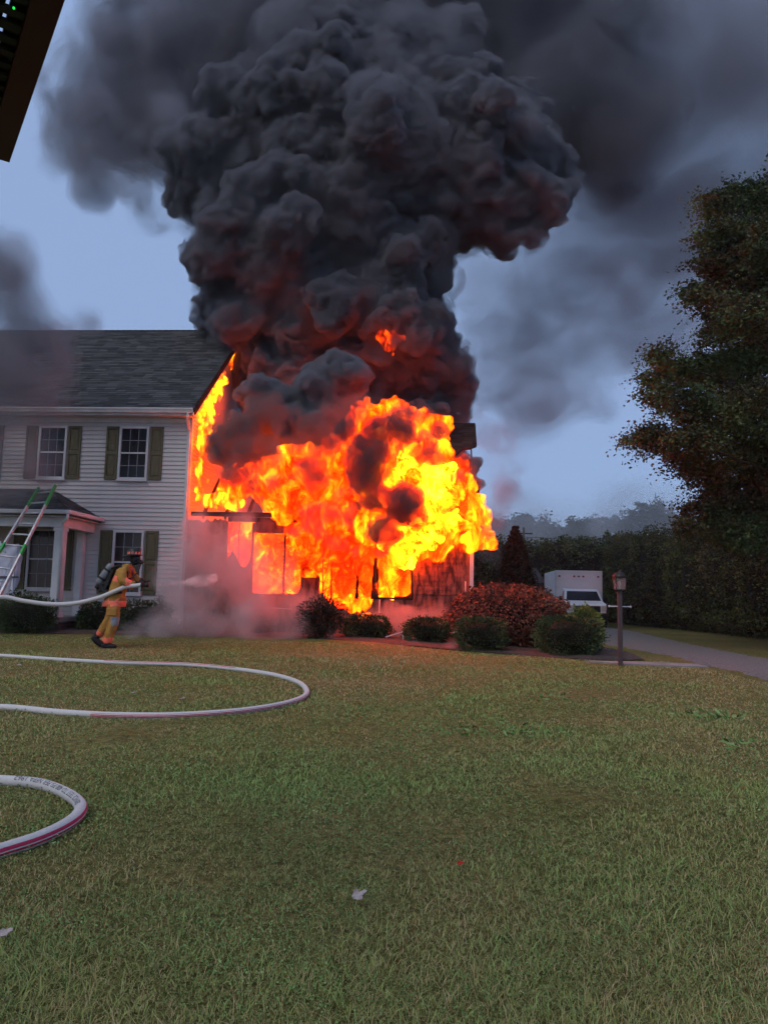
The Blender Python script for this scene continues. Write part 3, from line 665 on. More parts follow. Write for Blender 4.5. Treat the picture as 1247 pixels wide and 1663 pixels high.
rk_line = [(384, 545, 3, 4.3), (380, 562, 6, 4.0), (373, 580, 7, 3.6), (364, 598, 9, 3.1), (356, 614, 11, 2.6), (348, 630, 12, 2.1), (341, 645, 14, 1.6), (335, 660, 15, 1.0), (332, 676, 15, .5), (330, 694, 14, .1), (327, 712, 12, 0), (324, 732, 10, 0), (320, 752, 8, 0), (318, 775, 8, -.05), (320, 795, 11, -.05), (332, 812, 16, -.05), (349, 814, 20, -.1), (368, 816, 18, -.1), (388, 822, 13, -.1)]
for i in range(len(rk_line)-1):
    for k in range(5):
        t = k/5; q = [rk_line[i][j]*(1-t)+rk_line[i+1][j]*t for j in range(4)]
        p = at(q[0]+rd.uniform(-3, 3), q[1], 20.0+q[3]+rd.uniform(-.05, .05)); rkp.append((p.x+.05, p.y, p.z, q[2]*(20+q[3])/F*rd.uniform(.45, .85)))
for (x0, y0, y1, v) in ((345, 650, 720, 1.0), (338, 670, 760, .4), (352, 640, 700, 1.4), (330, 700, 790, .05), (336, 720, 775, .1), (343, 700, 745, .3), (360, 620, 650, 2.3), (372, 590, 618, 3.2), (349, 745, 800, .1), (322, 740, 800, 0)):
    for k in range(10):
        t = k/9; p = at(x0+3*math.sin(t*5+x0), y0+(y1-y0)*t, 20+v); rkp.append((p.x+.05, p.y, p.z, (4.5-3*t)*20/F))
tag(billow('flames', rkp, .035, ((.35, .10, 3), (.13, .04, 5)), fm_rake, rag=((4, .12), (10, .05))), 'narrow yellow flame climbing the gable edge of the house roof', 'flames')
fi = []
for iu in range(12):
    for iz in range(6):
        u, z = 1.1 + iu*.33, .95 + iz*.38
        if z > 2.9 or (iu > 7 and z > 2.2): continue
        p = hw(u, .75, z); fi.append((p.x, p.y, p.z, .3))
tag(billow('flames', fi, .06, ((.5, .12, 3), (.2, .06, 5)), fm_mid), 'orange fire inside the room behind the left window openings', 'flames')
fi = []
for (u, z, r) in ((5.3, 1.5, .4), (5.6, 1.6, .45), (5.4, 2.1, .45), (5.75, 2.0, .3), (4.85, 1.7, .25)):
    p = hw(u, .55, z); fi.append((p.x, p.y, p.z, r))
tag(billow('flames', fi, .06, ((.5, .08, 3), (.2, .05, 5)), fm_hot), 'yellow fire filling the square window opening at the right', 'flames')
tag(FL('flames', [(590, 1000, 7), (583, 1003, 5), (600, 1001, 5), (595, 993, 4)], 19.35, .05, 11, fm_hot, vox=.03, dsp=((.15, .04, 3),)), 'low yellow flame burning at the foot of the wall between the studs', 'flames')
gp = gnd(548, 1048, .03)
tag(billow('flames', [(gp.x + dx, gp.y + dy_, .1 + h_, r_) for dx, dy_, h_, r_ in ((-.2, 0, 0, .05), (-.1, .02, .01, .06), (0, 0, 0, .06), (.1, -.02, 0, .05), (.2, 0, 0, .05), (.28, 0, 0, .03), (-.26, 0, .02, .03))], .02, ((.08, .02, 3),), fm_hot), 'flat yellow flame on the ground at the edge of the lawn', 'flames')

rc_ = []
for iu in range(7):
    for iz in range(3):
        p = hw(1.3 + iu*.6, 1.6, 1.2 + iz*.6); rc_.append((p.x, p.y, p.z, .5))
rm_f = billow('flames', rc_, .08, ((.45, .10, 6),), core_m, rag=((2.0, .3),))  # glowing surface added to light the mist through the window openings
tag(rm_f, 'emissive fire mass added deep in the room to light the mist through the openings', 'flames')
# ================================================================== SMOKE
SM = (.25, .25, .285)
col = [(445, 640, 50), (485, 610, 68), (560, 600, 75), (640, 600, 70), (700, 610, 60), (738, 600, 32), (460, 700, 50), (540, 700, 55), (620, 690, 55), (690, 690, 45), (430, 740, 40), (500, 770, 40), (570, 780, 40), (738, 680, 26, 26), (660, 740, 35), (600, 800, 45, 25.5), (530, 830, 45, 25.5), (735, 735, 22, 25.8), (412, 692, 34), (520, 650, 45), (422, 615, 42), (728, 630, 36), (660, 640, 40), (750, 655, 18, 25.5),
       (430, 520, 90), (520, 500, 110), (620, 500, 90), (670, 545, 72), (395, 480, 62), (360, 490, 40), (460, 420, 110), (560, 400, 120), (640, 430, 80), (690, 390, 50),
       (330, 250, 60), (400, 300, 90), (430, 200, 80), (500, 130, 75), (560, 95, 62), (640, 100, 62), (700, 150, 65), (760, 200, 78), (820, 250, 85), (865, 290, 60), (890, 325, 42), (830, 335, 58), (750, 330, 80), (640, 270, 130), (520, 280, 120), (600, 180, 100), (415, 380, 70), (355, 330, 45), (720, 270, 100)]
sm_thick = smoke_mat('thick_smoke', 12, SM, .1, noise=1.9, lo=.36, hi=.68, step=.06, base=.05, detail=6, dist=.7)
tag(billow('smoke_column', blobs(col, 23.6, .9, 3, kids=12, kr=(.22, .52), kd=.95, grand=6), .06, ((.95, .12, 2), (.45, .11, 3), (.22, .05, 4)), sm_thick, rag=((1.0, .22), (4, .05))),
    'towering dark grey smoke column billowing up from the burning wing', 'smoke')
fringe = [(560, 30, 70), (470, 60, 70), (640, 40, 70), (720, 80, 70)] + [(x_, y_, r_*1.12) for x_, y_, r_ in [q[:3] for q in col] if y_ < 560 or x_ > 690 or x_ < 430]
o_ = billow('smoke_fringe', blobs(fringe, 23.8, .5, 33, kids=7, kr=(.25, .5), kd=.95), .12, ((1.0, .2, 2), (.4, .1, 3)), smoke_mat('smoke_fringe', 1.5, (.3, .3, .34), noise=1.0, lo=.42, hi=.66, step=.12, base=0, detail=4, dist=.7))
o_.parent = bpy.data.objects['smoke_column']
dark = [(q[0], q[1], q[2]*1.3, q[3] - .85) for q in [(595, 775, 24, 18.9), (590, 750, 22, 18.9), (612, 735, 16, 18.9), (655, 822, 26, 18.8), (630, 812, 18, 18.8), (622, 868, 20, 18.8), (600, 790, 18, 18.9), (615, 700, 16, 19.1), (640, 690, 14, 19.1), (662, 702, 14, 19.1), (590, 715, 10, 19.1), (676, 832, 12, 18.8), (700, 738, 12, 18.9), (585, 735, 16, 18.9), (600, 812, 14, 18.9), (715, 700, 12, 19.2), (560, 700, 14, 19.1), (742, 770, 8, 18.9)]]
tag(billow('smoke_puff', blobs(dark, 19, 0, 8, kids=7), .05, ((.45, .10, 1), (.2, .06, 2)), smoke_mat('black_smoke', 5, (.15, .14, .15))), 'dark purple-black smoke curls rolling in front of the yellow fireball', 'smoke')
lo = [(520, 640, 48, 20.6), (560, 615, 42, 20.6), (480, 690, 40, 20.4), (520, 700, 42, 20.3), (440, 660, 45, 20.6), (390, 715, 34, 20.2), (365, 735, 26, 20.0), (350, 720, 18, 20.0), (756, 765, 20, 20.2), (735, 770, 14, 20), (775, 785, 12, 20.2), (697, 700, 16, 20.6), (772, 752, 12, 20.4)]
tag(billow('smoke_puff', blobs(lo, 20, 0, 9, kids=10, grand=4, kr=(.25, .5)),   .05, ((.4, .10, 2), (.2, .06, 3), (.1, .03, 4)), smoke_mat('grey_puffs', 9.0, (.30, .30, .34))), 'rounded grey smoke puffs at the foot of the column just above the flames', 'smoke')
st = [(q[0], q[1], q[2], 18.5) for q in [(425, 830, 15, 18.9), (432, 850, 16, 18.9), (440, 875, 17, 18.9), (452, 900, 18, 18.9), (470, 905, 14, 18.9), (420, 815, 10, 18.9)]]
tag(billow('smoke_puff', blobs(st, 19, 0, 10, kids=4), .05, ((.4, .1, 1), (.2, .05, 2)), smoke_mat('black_wisp', 2.2, (.2, .16, .16))), 'dark slanting wisp of smoke across the left window openings', 'smoke')
rd = random.Random(21); gl = []
for k in range(46):
    x_ = rd.uniform(350, 740); y_ = rd.uniform(655, 770) + (x_ < 420)*20; gl.append((x_, y_, rd.uniform(10, 24), 19.2 + rd.uniform(-.25, .25)))
for k in range(20): gl.append((rd.uniform(430, 610), rd.uniform(770, 900), rd.uniform(7, 15), 18.85))
soft_cloud('smoke_haze', blobs(gl, 19.2, 0, 22, kids=4), .07, ((.5, .14, 1), (.22, .06, 2)), (.27, .22, .22), 5.5, noise=1.8, lo=.36, hi=.62, step=.4, base=.1, detail=4, cat='smoke', lab='dark red-lit smoke curling in front of the orange flames')
bk_ = [(260, 60, 120), (330, 120, 120), (220, 180, 90), (420, 40, 150), (540, 0, 160), (700, 20, 160), (850, 60, 160), (960, 130, 130), (880, 180, 120), (300, 200, 110), (1000, 220, 100), (450, 150, 130), (760, 110, 140)]
soft_cloud('smoke_cloud', blobs(bk_, 30, 1.5, 12, kids=6, kr=(.3, .6)), .3, ((3.0, .8, 1), (1.2, .4, 2)), (.26, .26, .30), 1.7, noise=.34, lo=.34, hi=.60, step=.45, base=.16, detail=5, dist=.5, cat='smoke', lab='broad dark smoke cloud spreading across the top of the sky behind the column')
lw = [(270, 60, 60), (280, 150, 60), (270, 220, 60), (100, 180, 40), (95, 260, 32), (160, 300, 35), (330, 300, 50), (75, 230, 24), (180, 60, 50), (150, 110, 60), (140, 180, 60), (190, 230, 60), (230, 270, 55), (270, 330, 45), (300, 360, 32), (120, 250, 42), (330, 390, 25), (215, 130, 60)]
soft_cloud('smoke_cloud', blobs(lw, 28, 1.5, 13, kids=7, kr=(.3, .6)), .25, ((2.2, .7, 1), (.9, .3, 2)), (.36, .36, .42), 1.5, noise=.55, lo=.38, hi=.68, step=.4, base=.08, detail=6, dist=.9, cat='smoke', lab='thin ragged smoke wisps drifting left of the column')
rv = [(900, 300, 90), (1010, 520, 90), (1080, 560, 70), (900, 500, 80), (820, 600, 60), (900, 640, 55), (1020, 400, 110), (1120, 230, 150), (1240, 240, 140), (1050, 120, 160), (1180, 150, 170), (1000, 300, 120), (1120, 330, 130), (930, 430, 110), (1050, 450, 120), (850, 520, 90), (940, 560, 90), (870, 640, 60), (1200, 330, 130), (800, 440, 60), (960, 650, 45), (1230, 40, 150)]
soft_cloud('smoke_cloud', blobs(rv, 34, 2, 14, kids=6, kr=(.3, .6)), .35, ((3.5, 1.0, 1), (1.4, .4, 2)), (.36, .37, .42), .42, noise=.3, lo=.34, hi=.68, step=.5, base=.3, detail=5, dist=.9, stretch=(1, .6, 1.6), cat='smoke', lab='wide grey smoke veil drifting down the right side of the sky')
lf = [(0, 430, 60, 17.4), (20, 500, 60, 17.4), (60, 550, 50, 17.4), (10, 600, 60, 17.3), (60, 640, 50, 17.3), (20, 700, 55, 17.2), (50, 760, 45, 17.2), (0, 780, 50, 17.2), (-60, 560, 70, 17.4), (-60, 700, 70, 17.3), (100, 590, 35, 17.4), (130, 520, 22, 18)]
soft_cloud('smoke_haze', blobs(lf, 17.4, .2, 15, kids=5), .15, ((1.2, .35, 1), (.5, .15, 2)), (.33, .33, .37), 1.9, noise=.6, lo=.33, hi=.7, step=.4, base=.1, detail=5, cat='smoke', lab='pale grey smoke drifting across the left end of the house roof')
rs = [(820, 740, 30, 25), (830, 700, 26, 25), (825, 810, 26, 25), (800, 760, 24, 24), (815, 790, 26, 24), (805, 840, 24, 24), (790, 700, 24, 24), (795, 900, 22, 24), (775, 660, 20, 24)]
soft_cloud('smoke_haze', blobs(rs, 24, .2, 16, kids=6), .1, ((.8, .25, 1), (.35, .1, 2)), (.34, .34, .38), .8, noise=.8, lo=.35, hi=.65, step=.4, base=.1, cat='smoke', lab='thin smoke trailing down behind the right corner of the wing')
fv = [(780 + 34*k, 862 + 8*math.sin(k*1.7), 52, 88 + 4*math.sin(k)) for k in range(12)] + [(1010, 825, 45, 90), (1060, 820, 45, 90), (860, 835, 40, 88)]
soft_cloud('smoke_haze', blobs(fv, 88, 0, 24, kids=3), .8, ((5, 1.2, 1),), (.62, .64, .70), .10, noise=.12, lo=.3, hi=.7, step=1, base=.5, detail=3, cat='smoke', lab='pale bluish smoke lying over the distant tree line')
# spray mist, lit by the fire; the fire's pink is also tinted into its colour
mi = [(300, 960, 40, 18.0), (340, 930, 45, 18.2), (390, 930, 50, 18.4), (430, 960, 45, 18.4), (300, 1015, 28, 17.8), (345, 1015, 32, 17.8), (400, 1015, 34, 17.9), (455, 1015, 32, 17.9), (475, 1025, 22, 17.8), (370, 880, 40, 18.6), (260, 1020, 22, 17.6), (480, 980, 35, 18.3), (330, 880, 32, 18.5), (545, 1035, 14, 17.8), (610, 1045, 12, 17.6), (670, 1050, 12, 17.2), (730, 1055, 12, 16.8), (640, 1010, 30, 19.0), (700, 1010, 25, 19.0), (215, 1030, 16, 17.2), (330, 870, 34, 18.9), (365, 920, 40, 18.9), (310, 900, 36, 18.7), (400, 890, 24, 18.9),  (250, 1000, 18, 18)]
soft_cloud('spray_mist', blobs(mi, 18, 0, 17, kids=5), .1, ((.8, .22, 1), (.35, .1, 2)), (.74, .66, .68), 2.6, aniso=.0, noise=1.1, lo=.33, hi=.7, step=.35, base=.12, detail=5, stretch=(1, 1, .8), floor=.05, cat='mist', lab='pink lit water mist and steam hanging over the flower bed beside the firefighter')


def shell(rg, n, c_, r_, power=2.6, lo=.72):
    d = rg.normal(size=(n, 3)); d /= np.linalg.norm(d, axis=1)[:, None]
    k_ = (np.abs(d)**power).sum(1)**(-1/power)
    rr = rg.uniform(lo, 1.03, n)
    return np.array(c_) + d * k_[:, None] * rr[:, None] * np.array(r_)
G = {
 'box': tone_mat('boxwood_leaf', [(0.013, 0.023, 0.009), (0.029, 0.047, 0.016), (0.052, 0.078, 0.026), (0.078, 0.111, 0.039)]),
 'maroon': tone_mat('maroon_leaf', [(.06, .018, .012), (.12, .035, .022), (.17, .06, .035), (.10, .06, .03)]),
 'yellow': tone_mat('yellow_green_leaf', [(.06, .09, .02), (.13, .16, .035), (.26, .26, .06)]),
 'burnt': tone_mat('scorched_leaf', [(.018, .014, .008), (.03, .025, .014), (.05, .03, .02)]),
 'hedge': tone_mat('hedge_leaf', [(.020, .034, .011), (.045, .07, .020), (.095, .13, .036), (.18, .21, .06)], patch=[(.022, .02, .009), (.045, .042, .016), (.08, .075, .026), (.12, .12, .04)], pscale=.7),
 'big': tone_mat('tree_leaf', [(.014, .030, .010), (.030, .056, .016), (.062, .10, .030), (.14, .18, .055)], patch=[(.022, .022, .008), (.04, .036, .012), (.065, .058, .02), (.09, .09, .03)], pscale=.6),
 'far': tone_mat('far_leaf', [(.02, .03, .016), (.04, .055, .028), (.07, .085, .045)]),
 'cyp': tone_mat('conifer_leaf', [(0.013, 0.019, 0.010), (0.026, 0.034, 0.016), (0.046, 0.042, 0.023)]),
 'pale': tone_mat('pale_dry_leaf', [(.08, .08, .06), (.2, .19, .16), (.35, .33, .3)]),
}
def shrub(name, c_, r_, n, size, gm, seed, label, cat='shrub', group=None, power=3.2, droop=0, core=True, twigs=10, lo=.75):
    rg = np.random.default_rng(seed); root = empty(name, (c_[0], c_[1], T(c_[0], c_[1])))
    P = shell(rg, n, (0, 0, r_[2]), r_, power, lo); P += rg.normal(0, .02, P.shape)
    lump = np.array([mnoise.noise(Vector(p)*3.5) for p in P[::1]]) if n < 20000 else np.zeros(n)
    P = (P - np.array([0, 0, r_[2]])) * (1 + .24*lump)[:, None] + np.array([0, 0, r_[2]])
    P[:, 2] = np.maximum(P[:, 2], .03)
    leaf_mesh('foliage', P, size, gm, root, seed, droop, tone=.5 + lump*.5)['kind'] = 'stuff'
    st_ = MB(); rd = random.Random(seed)
    for i in range(twigs):
        a = rd.uniform(0, 6.28); q = rd.uniform(.3, .8)
        st_.tube([(0, 0, -.05), (math.cos(a)*r_[0]*.3*q, math.sin(a)*r_[1]*.3*q, r_[2]*.6), (math.cos(a)*r_[0]*.7*q, math.sin(a)*r_[1]*.7*q, r_[2]*1.5)], [.025, .018, .006], 5)
    st_.build('stem', M['bark'], root)
    if core:
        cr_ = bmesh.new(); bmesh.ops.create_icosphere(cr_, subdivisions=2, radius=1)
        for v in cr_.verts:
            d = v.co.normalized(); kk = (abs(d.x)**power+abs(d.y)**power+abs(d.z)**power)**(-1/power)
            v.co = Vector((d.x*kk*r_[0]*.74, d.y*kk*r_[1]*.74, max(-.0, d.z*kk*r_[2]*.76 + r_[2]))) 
        me = bpy.data.meshes.new('shade_core'); cr_.to_mesh(me); link('shade_core', me, M['inner'], root)  # solid dark hull added behind the leaves to block light
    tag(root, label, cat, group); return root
M['inner'] = mat('shade_core', (.010, .011, .006), 1, col2=(.02, .018, .01), scale=20, bump=1)  # near-black solid filling inside foliage; blocks light, shade put into its colour
GB = 'clipped boxwoods along the bed'
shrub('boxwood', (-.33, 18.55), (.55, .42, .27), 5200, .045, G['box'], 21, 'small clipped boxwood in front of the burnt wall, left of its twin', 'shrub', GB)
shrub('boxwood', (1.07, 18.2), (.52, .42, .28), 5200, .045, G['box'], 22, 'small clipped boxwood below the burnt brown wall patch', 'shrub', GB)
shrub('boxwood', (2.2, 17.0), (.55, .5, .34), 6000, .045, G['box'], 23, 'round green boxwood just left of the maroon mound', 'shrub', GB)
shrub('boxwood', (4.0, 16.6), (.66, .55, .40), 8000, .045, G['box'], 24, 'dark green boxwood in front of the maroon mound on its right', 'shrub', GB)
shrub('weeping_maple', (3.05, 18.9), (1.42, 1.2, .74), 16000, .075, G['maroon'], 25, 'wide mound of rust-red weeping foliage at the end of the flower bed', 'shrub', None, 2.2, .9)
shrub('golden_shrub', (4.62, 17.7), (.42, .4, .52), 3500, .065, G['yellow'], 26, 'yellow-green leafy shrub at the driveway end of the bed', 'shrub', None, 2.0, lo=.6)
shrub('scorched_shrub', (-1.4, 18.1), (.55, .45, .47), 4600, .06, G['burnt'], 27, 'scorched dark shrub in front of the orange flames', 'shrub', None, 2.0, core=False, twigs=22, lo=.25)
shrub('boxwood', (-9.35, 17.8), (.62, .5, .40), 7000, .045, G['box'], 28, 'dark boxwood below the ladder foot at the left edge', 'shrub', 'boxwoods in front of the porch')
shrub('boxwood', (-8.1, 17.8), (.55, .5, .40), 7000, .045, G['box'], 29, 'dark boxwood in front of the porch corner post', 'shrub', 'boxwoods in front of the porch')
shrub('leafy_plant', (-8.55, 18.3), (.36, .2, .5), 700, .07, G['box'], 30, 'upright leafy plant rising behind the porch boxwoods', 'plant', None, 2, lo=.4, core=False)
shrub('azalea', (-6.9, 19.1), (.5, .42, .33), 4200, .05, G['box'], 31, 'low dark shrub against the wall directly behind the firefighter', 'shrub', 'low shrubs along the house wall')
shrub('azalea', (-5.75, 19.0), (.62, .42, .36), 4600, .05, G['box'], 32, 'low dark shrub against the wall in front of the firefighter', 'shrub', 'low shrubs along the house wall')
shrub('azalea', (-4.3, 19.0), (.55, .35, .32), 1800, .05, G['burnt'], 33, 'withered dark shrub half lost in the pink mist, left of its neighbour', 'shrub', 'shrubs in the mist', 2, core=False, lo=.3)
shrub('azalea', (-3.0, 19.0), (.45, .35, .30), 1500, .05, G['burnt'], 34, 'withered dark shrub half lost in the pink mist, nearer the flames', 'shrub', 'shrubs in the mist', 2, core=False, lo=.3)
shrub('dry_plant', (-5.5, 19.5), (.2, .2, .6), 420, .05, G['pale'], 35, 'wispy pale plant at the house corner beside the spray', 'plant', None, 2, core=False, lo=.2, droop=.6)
# bare sapling
sap = MB(); b0 = Vector((-1.40, 18.15, .15)); rd = random.Random(3)
sap.tube([b0, b0+Vector((.02, 0, .9)), b0+Vector((-.01, 0, 1.6)), b0+Vector((0, 0, 2.45))], [.022, .018, .013, .005], 6)
for z, dx, h_ in ((1.45, .16, .6), (1.3, -.2, .4), (1.1, .25, .35), (.9, -.22, .3), (1.55, -.1, .35), (1.25, .1, .45), (1.0, .12, .4)):
    sap.tube([b0+Vector((0, 0, z)), b0+Vector((dx*.7, 0, z+h_*.35)), b0+Vector((dx, .02, z+h_))], [.010, .007, .003], 5)
tag(sap.build('sapling', M['char']), 'bare charred sapling standing against the orange flames', 'sapling')
# conifer right behind the wing
def conifer(name, x, y, h, r, n, seed, label):
    rg = np.random.default_rng(seed); root = empty(name, (x, y, 0)); t = rg.beta(1.1, 1.7, n); a = rg.uniform(0, 6.283, n)
    rad = r * (1-t)**.8 * (1 + .18*np.sin(a*5+t*31)) * rg.uniform(.6, 1.05, n) + .03
    P = np.stack([np.cos(a)*rad, np.sin(a)*rad, .15 + t*h], 1)
    leaf_mesh('foliage', P, .11, G['cyp'], root, seed, .4)['kind'] = 'stuff'
    MB().tube([(0, 0, -.1), (0, 0, h*.5), (0, 0, h*1.04)], [.09, .06, .012], 7).build('trunk', M['bark'], root)
    MB().lathe((0, 0, .1), [(r*.6, 0), (r*.62, h*.15), (r*.4, h*.45), (.02, h*.9)], 12).build('shade_core', M['inner'], root)  # dark solid cone added inside the foliage so no light passes
    tag(root, label, 'tree')
conifer('conifer', 5.15, 30, 3.95, 1.15, 16000, 40, 'dark pointed conifer standing beyond the maroon mound')
shrub('laurel', (3.75, 27.5), (.95, .8, .85), 6000, .09, G['cyp'], 41, 'dark leafy bush behind the right corner of the burning wing', 'shrub')

def lumpy_hedge(name, boxes, n, size, gm, seed, label, drop_core=True):
    """boxes: list of (cx,cy,rx,ry,h) overlapping bodies; foliage spread over their skin"""
    rg = np.random.default_rng(seed); root = empty(name, (boxes[0][0], boxes[0][1], 0)); off = np.array([boxes[0][0], boxes[0][1], 0])
    A = np.array([b_[2]*b_[4] for b_ in boxes]); cnt = (A/A.sum()*n).astype(int); Ps = []; core = MB()
    for (cx, cy, rx, ry, h), k_ in zip(boxes, cnt):
        P = shell(rg, k_, (cx, cy, h*.5), (rx, ry, h*.5), 3.0, .78); Ps.append(P)
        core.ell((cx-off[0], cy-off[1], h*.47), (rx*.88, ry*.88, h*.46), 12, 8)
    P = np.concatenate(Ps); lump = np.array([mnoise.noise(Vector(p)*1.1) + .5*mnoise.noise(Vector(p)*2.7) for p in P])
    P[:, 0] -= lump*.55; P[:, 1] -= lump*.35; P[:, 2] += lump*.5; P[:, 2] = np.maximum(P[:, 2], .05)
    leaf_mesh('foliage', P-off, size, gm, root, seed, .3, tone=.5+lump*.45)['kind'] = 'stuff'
    core.build('shade_core', M['inner'], root); tag(root, label, 'hedge'); return root  # dark solid bodies added under the leaf skin to stop light
rd = random.Random(7)
lumpy_hedge('hedge', [(14.3 + rd.uniform(-.3, .3) + (.0 if y_ < 30 else .4), y_, 1.7, 1.5, 5.1 + rd.uniform(-.3, .35) + (.4 if y_ < 26 else 0)) for y_ in np.arange(17, 47, 1.9)], 120000, .12, G['hedge'], 50, 'tall overgrown dark hedge along the right side of the driveway')
lumpy_hedge('hedge', [(x_, 48 + rd.uniform(-.5, .5), 1.7, 1.5, 4.7 + rd.uniform(-.25, .35) + .035*x_) for x_ in np.arange(2, 15, 1.8)], 45000, .17, G['hedge'], 51, 'dark green hedge closing the yard behind the white truck')

def tree(name, x, y, boughs, leaf_n, size, gm, seed, label, trunk_r=.3, cat='tree', group=None, clump=.5, limbs=True, z0=0, weights=None):
    """boughs: list of (cx,cy,cz,rx,ry,rz) leaf masses; limbs run from the trunk to each"""
    rg = np.random.default_rng(seed); root = empty(name, (x, y, z0)); off = np.array([x, y, z0])
    V_ = np.array([(b_[3]*b_[4]*b_[5])**.67 for b_ in boughs]) * (np.array(weights) if weights is not None else 1); cnt = np.maximum((V_/V_.sum()*leaf_n).astype(int), 20); Ps = []; twigs = []
    for b_, k_ in zip(boughs, cnt):
        ncl = max(3, int(k_/(48 if clump < .3 else 60))); C_ = rg.normal(size=(ncl, 3)); C_ /= np.linalg.norm(C_, axis=1)[:, None]; C_ *= rg.uniform(.35, 1.0, ncl)[:, None]**.6
        C_ = C_*np.array(b_[3:6]) + np.array(b_[:3]); idx = rg.integers(0, ncl, k_)
        ax = rg.normal(size=(ncl, 3)) + (C_ - np.array([x, y, b_[2]]))*np.array([.35, .35, .15]); ax /= np.linalg.norm(ax, axis=1)[:, None]; sz_ = rg.uniform(.5, 1.5, ncl)
        g_ = np.clip(rg.normal(0, 1, (k_, 3)), -1.4, 1.4) * np.array([clump, clump, clump*.5])*.7*sz_[idx][:, None] + ax[idx]*(np.clip(rg.normal(0, 1, k_), -1.5, 1.9)*clump*1.5*sz_[idx])[:, None]; g_[:, 2] -= .3*np.hypot(g_[:, 0], g_[:, 1])
        Ps.append(C_[idx] + g_)
        if clump < .3: twigs += [(Vector(b_[:3]), Vector(q_)) for q_ in C_[:: 2]]
    P = np.concatenate(Ps); lump = np.array([mnoise.noise(Vector(p)*.9) for p in P])
    leaf_mesh('crown', P-off, size, gm, root, seed, .35, tone=.5+lump*.5)['kind'] = 'stuff'
    tb = MB(); top = max(b_[2] for b_ in boughs); tb.tube([(0, 0, -.2), (.05, 0, top*.3), (-.05, .1, top*.6), (0, 0, top*.98)], [trunk_r*1.2, trunk_r, trunk_r*.6, trunk_r*.12], 10)
    for a_, b_ in twigs: tb.tube([a_ - Vector(off), a_.lerp(b_, .5) - Vector(off) + Vector((0, 0, .06)), b_ - Vector(off) + (b_-a_)*.1], [.016, .010, .004], 3, caps=False)
    if limbs:
        for b_ in boughs:
            e_ = Vector(b_[:3]) - Vector(off); hz = max(.5, e_.z*.72); a_ = Vector((0, 0, hz)); mid = a_.lerp(e_, .5) + Vector((0, 0, .25))
            tb.tube([a_, mid, a_.lerp(e_, .93)], [trunk_r*.22, trunk_r*.1, .012], 6)
    tb.build('trunk', M['bark'], root); tag(root, label, cat, group); return root
# big tree leaning in from the right: bough positions read from its outline, depths spread round the trunk
bl = [(1165, 330, 26), (1200, 320, 30), (1240, 320, 35), (1290, 300, 50), (1160, 380, 25), (1200, 390, 40), (1260, 390, 50), (1150, 425, 22), (1190, 450, 40), (1250, 460, 50), (1130, 475, 20), (1160, 490, 28), (1210, 520, 45), (1160, 540, 24), (1260, 560, 55), (1075, 575, 22), (1100, 600, 26), (1140, 600, 34), (1060, 615, 20), (1190, 600, 45), (1075, 640, 24), (1120, 650, 36), (1170, 670, 45), (1240, 660, 55), (1040, 705, 22), (1075, 710, 28), (1120, 715, 34), (1180, 730, 46), (1250, 750, 60), (1140, 765, 30), (1110, 745, 20), (1180, 800, 40), (1135, 830, 26), (1240, 840, 50), (1200, 860, 40), (1120, 855, 18), (1330, 400, 70), (1340, 520, 80), (1340, 660, 80), (1330, 800, 70), (1420, 450, 80), (1430, 600, 90), (1420, 740, 80), (1320, 240, 50), (1400, 300, 70), (1500, 500, 70), (1500, 650, 70), (1275, 470, 60), (1290, 620, 60), (1290, 720, 50)]
rd = random.Random(11); bg_ = []
for px, py, r in bl:
    Y = 20.5 + rd.uniform(-2.2, 2.2)*(.35 if px < 1120 else 1); p = at(px, py, Y); rr = r*Y/F
    bg_.append((p.x, p.y, p.z, rr*1.2, rr*1.4, rr*.85))
tree('large_tree', 11.9, 20.5, bg_, 230000, .095, G['big'], 60, 'large dark broadleaf tree rising over the hedge at the right edge', .34, clump=.155, weights=[1.0 if q[0] < 1270 else .35 for q in bl])
# far tree line
rd = random.Random(13)
far = [(800, 850, 20), (822, 845, 20), (845, 838, 22), (868, 852, 20), (890, 848, 18), (912, 855, 18), (935, 850, 18), (955, 846, 17), (975, 848, 18), (1010, 822, 30), (1045, 816, 30), (1078, 820, 26), (1105, 838, 24), (760, 860, 24), (1150, 840, 30), (1200, 830, 30), (700, 858, 24)]
FARL = ['hazy distant tree just right of the burning wing', 'hazy distant tree behind the tip of the conifer', 'rounded hazy tree above the conifer', 'hazy distant tree just right of the utility pole', 'hazy distant tree above the shed', 'low hazy tree above the left end of the truck box', 'low hazy tree above the middle of the truck box', 'hazy distant tree above the truck cab', 'low hazy tree just left of the tallest distant group', 'tall pale tree at the left of the highest distant group', 'tallest pale hazy tree of the distant group', 'tall pale tree right of the tallest distant one', 'hazy distant tree partly behind the big dark tree', 'distant tree hidden behind the burning wing', 'distant tree behind the lower boughs of the big tree', 'distant tree behind the big tree trunk', 'distant tree behind the smoke and the wing']
for i, (px, py, r) in enumerate(far):
    Y = 112 + rd.uniform(-8, 8); p = at(px, py+r*.4, Y); rr = r*Y/F; bs = []
    for k in range(9):
        a = rd.uniform(0, 6.28); q = rd.uniform(.2, .8); bs.append((p.x+math.cos(a)*rr*q*1.2, Y+math.sin(a)*rr*q, p.z + rd.uniform(-.9, .35)*rr, rr*.45, rr*.45, rr*.42))
    bs.append((p.x, Y, p.z-rr*1.3, rr*.9, rr*.6, rr*1.0)); bs.append((p.x, Y, p.z*.35, rr*1.1, rr*.6, p.z*.35))
    tree('distant_tree', p.x, Y, bs, 6000, .42, G['far'], 70+i, FARL[i], .3, group='distant tree line', clump=.42)

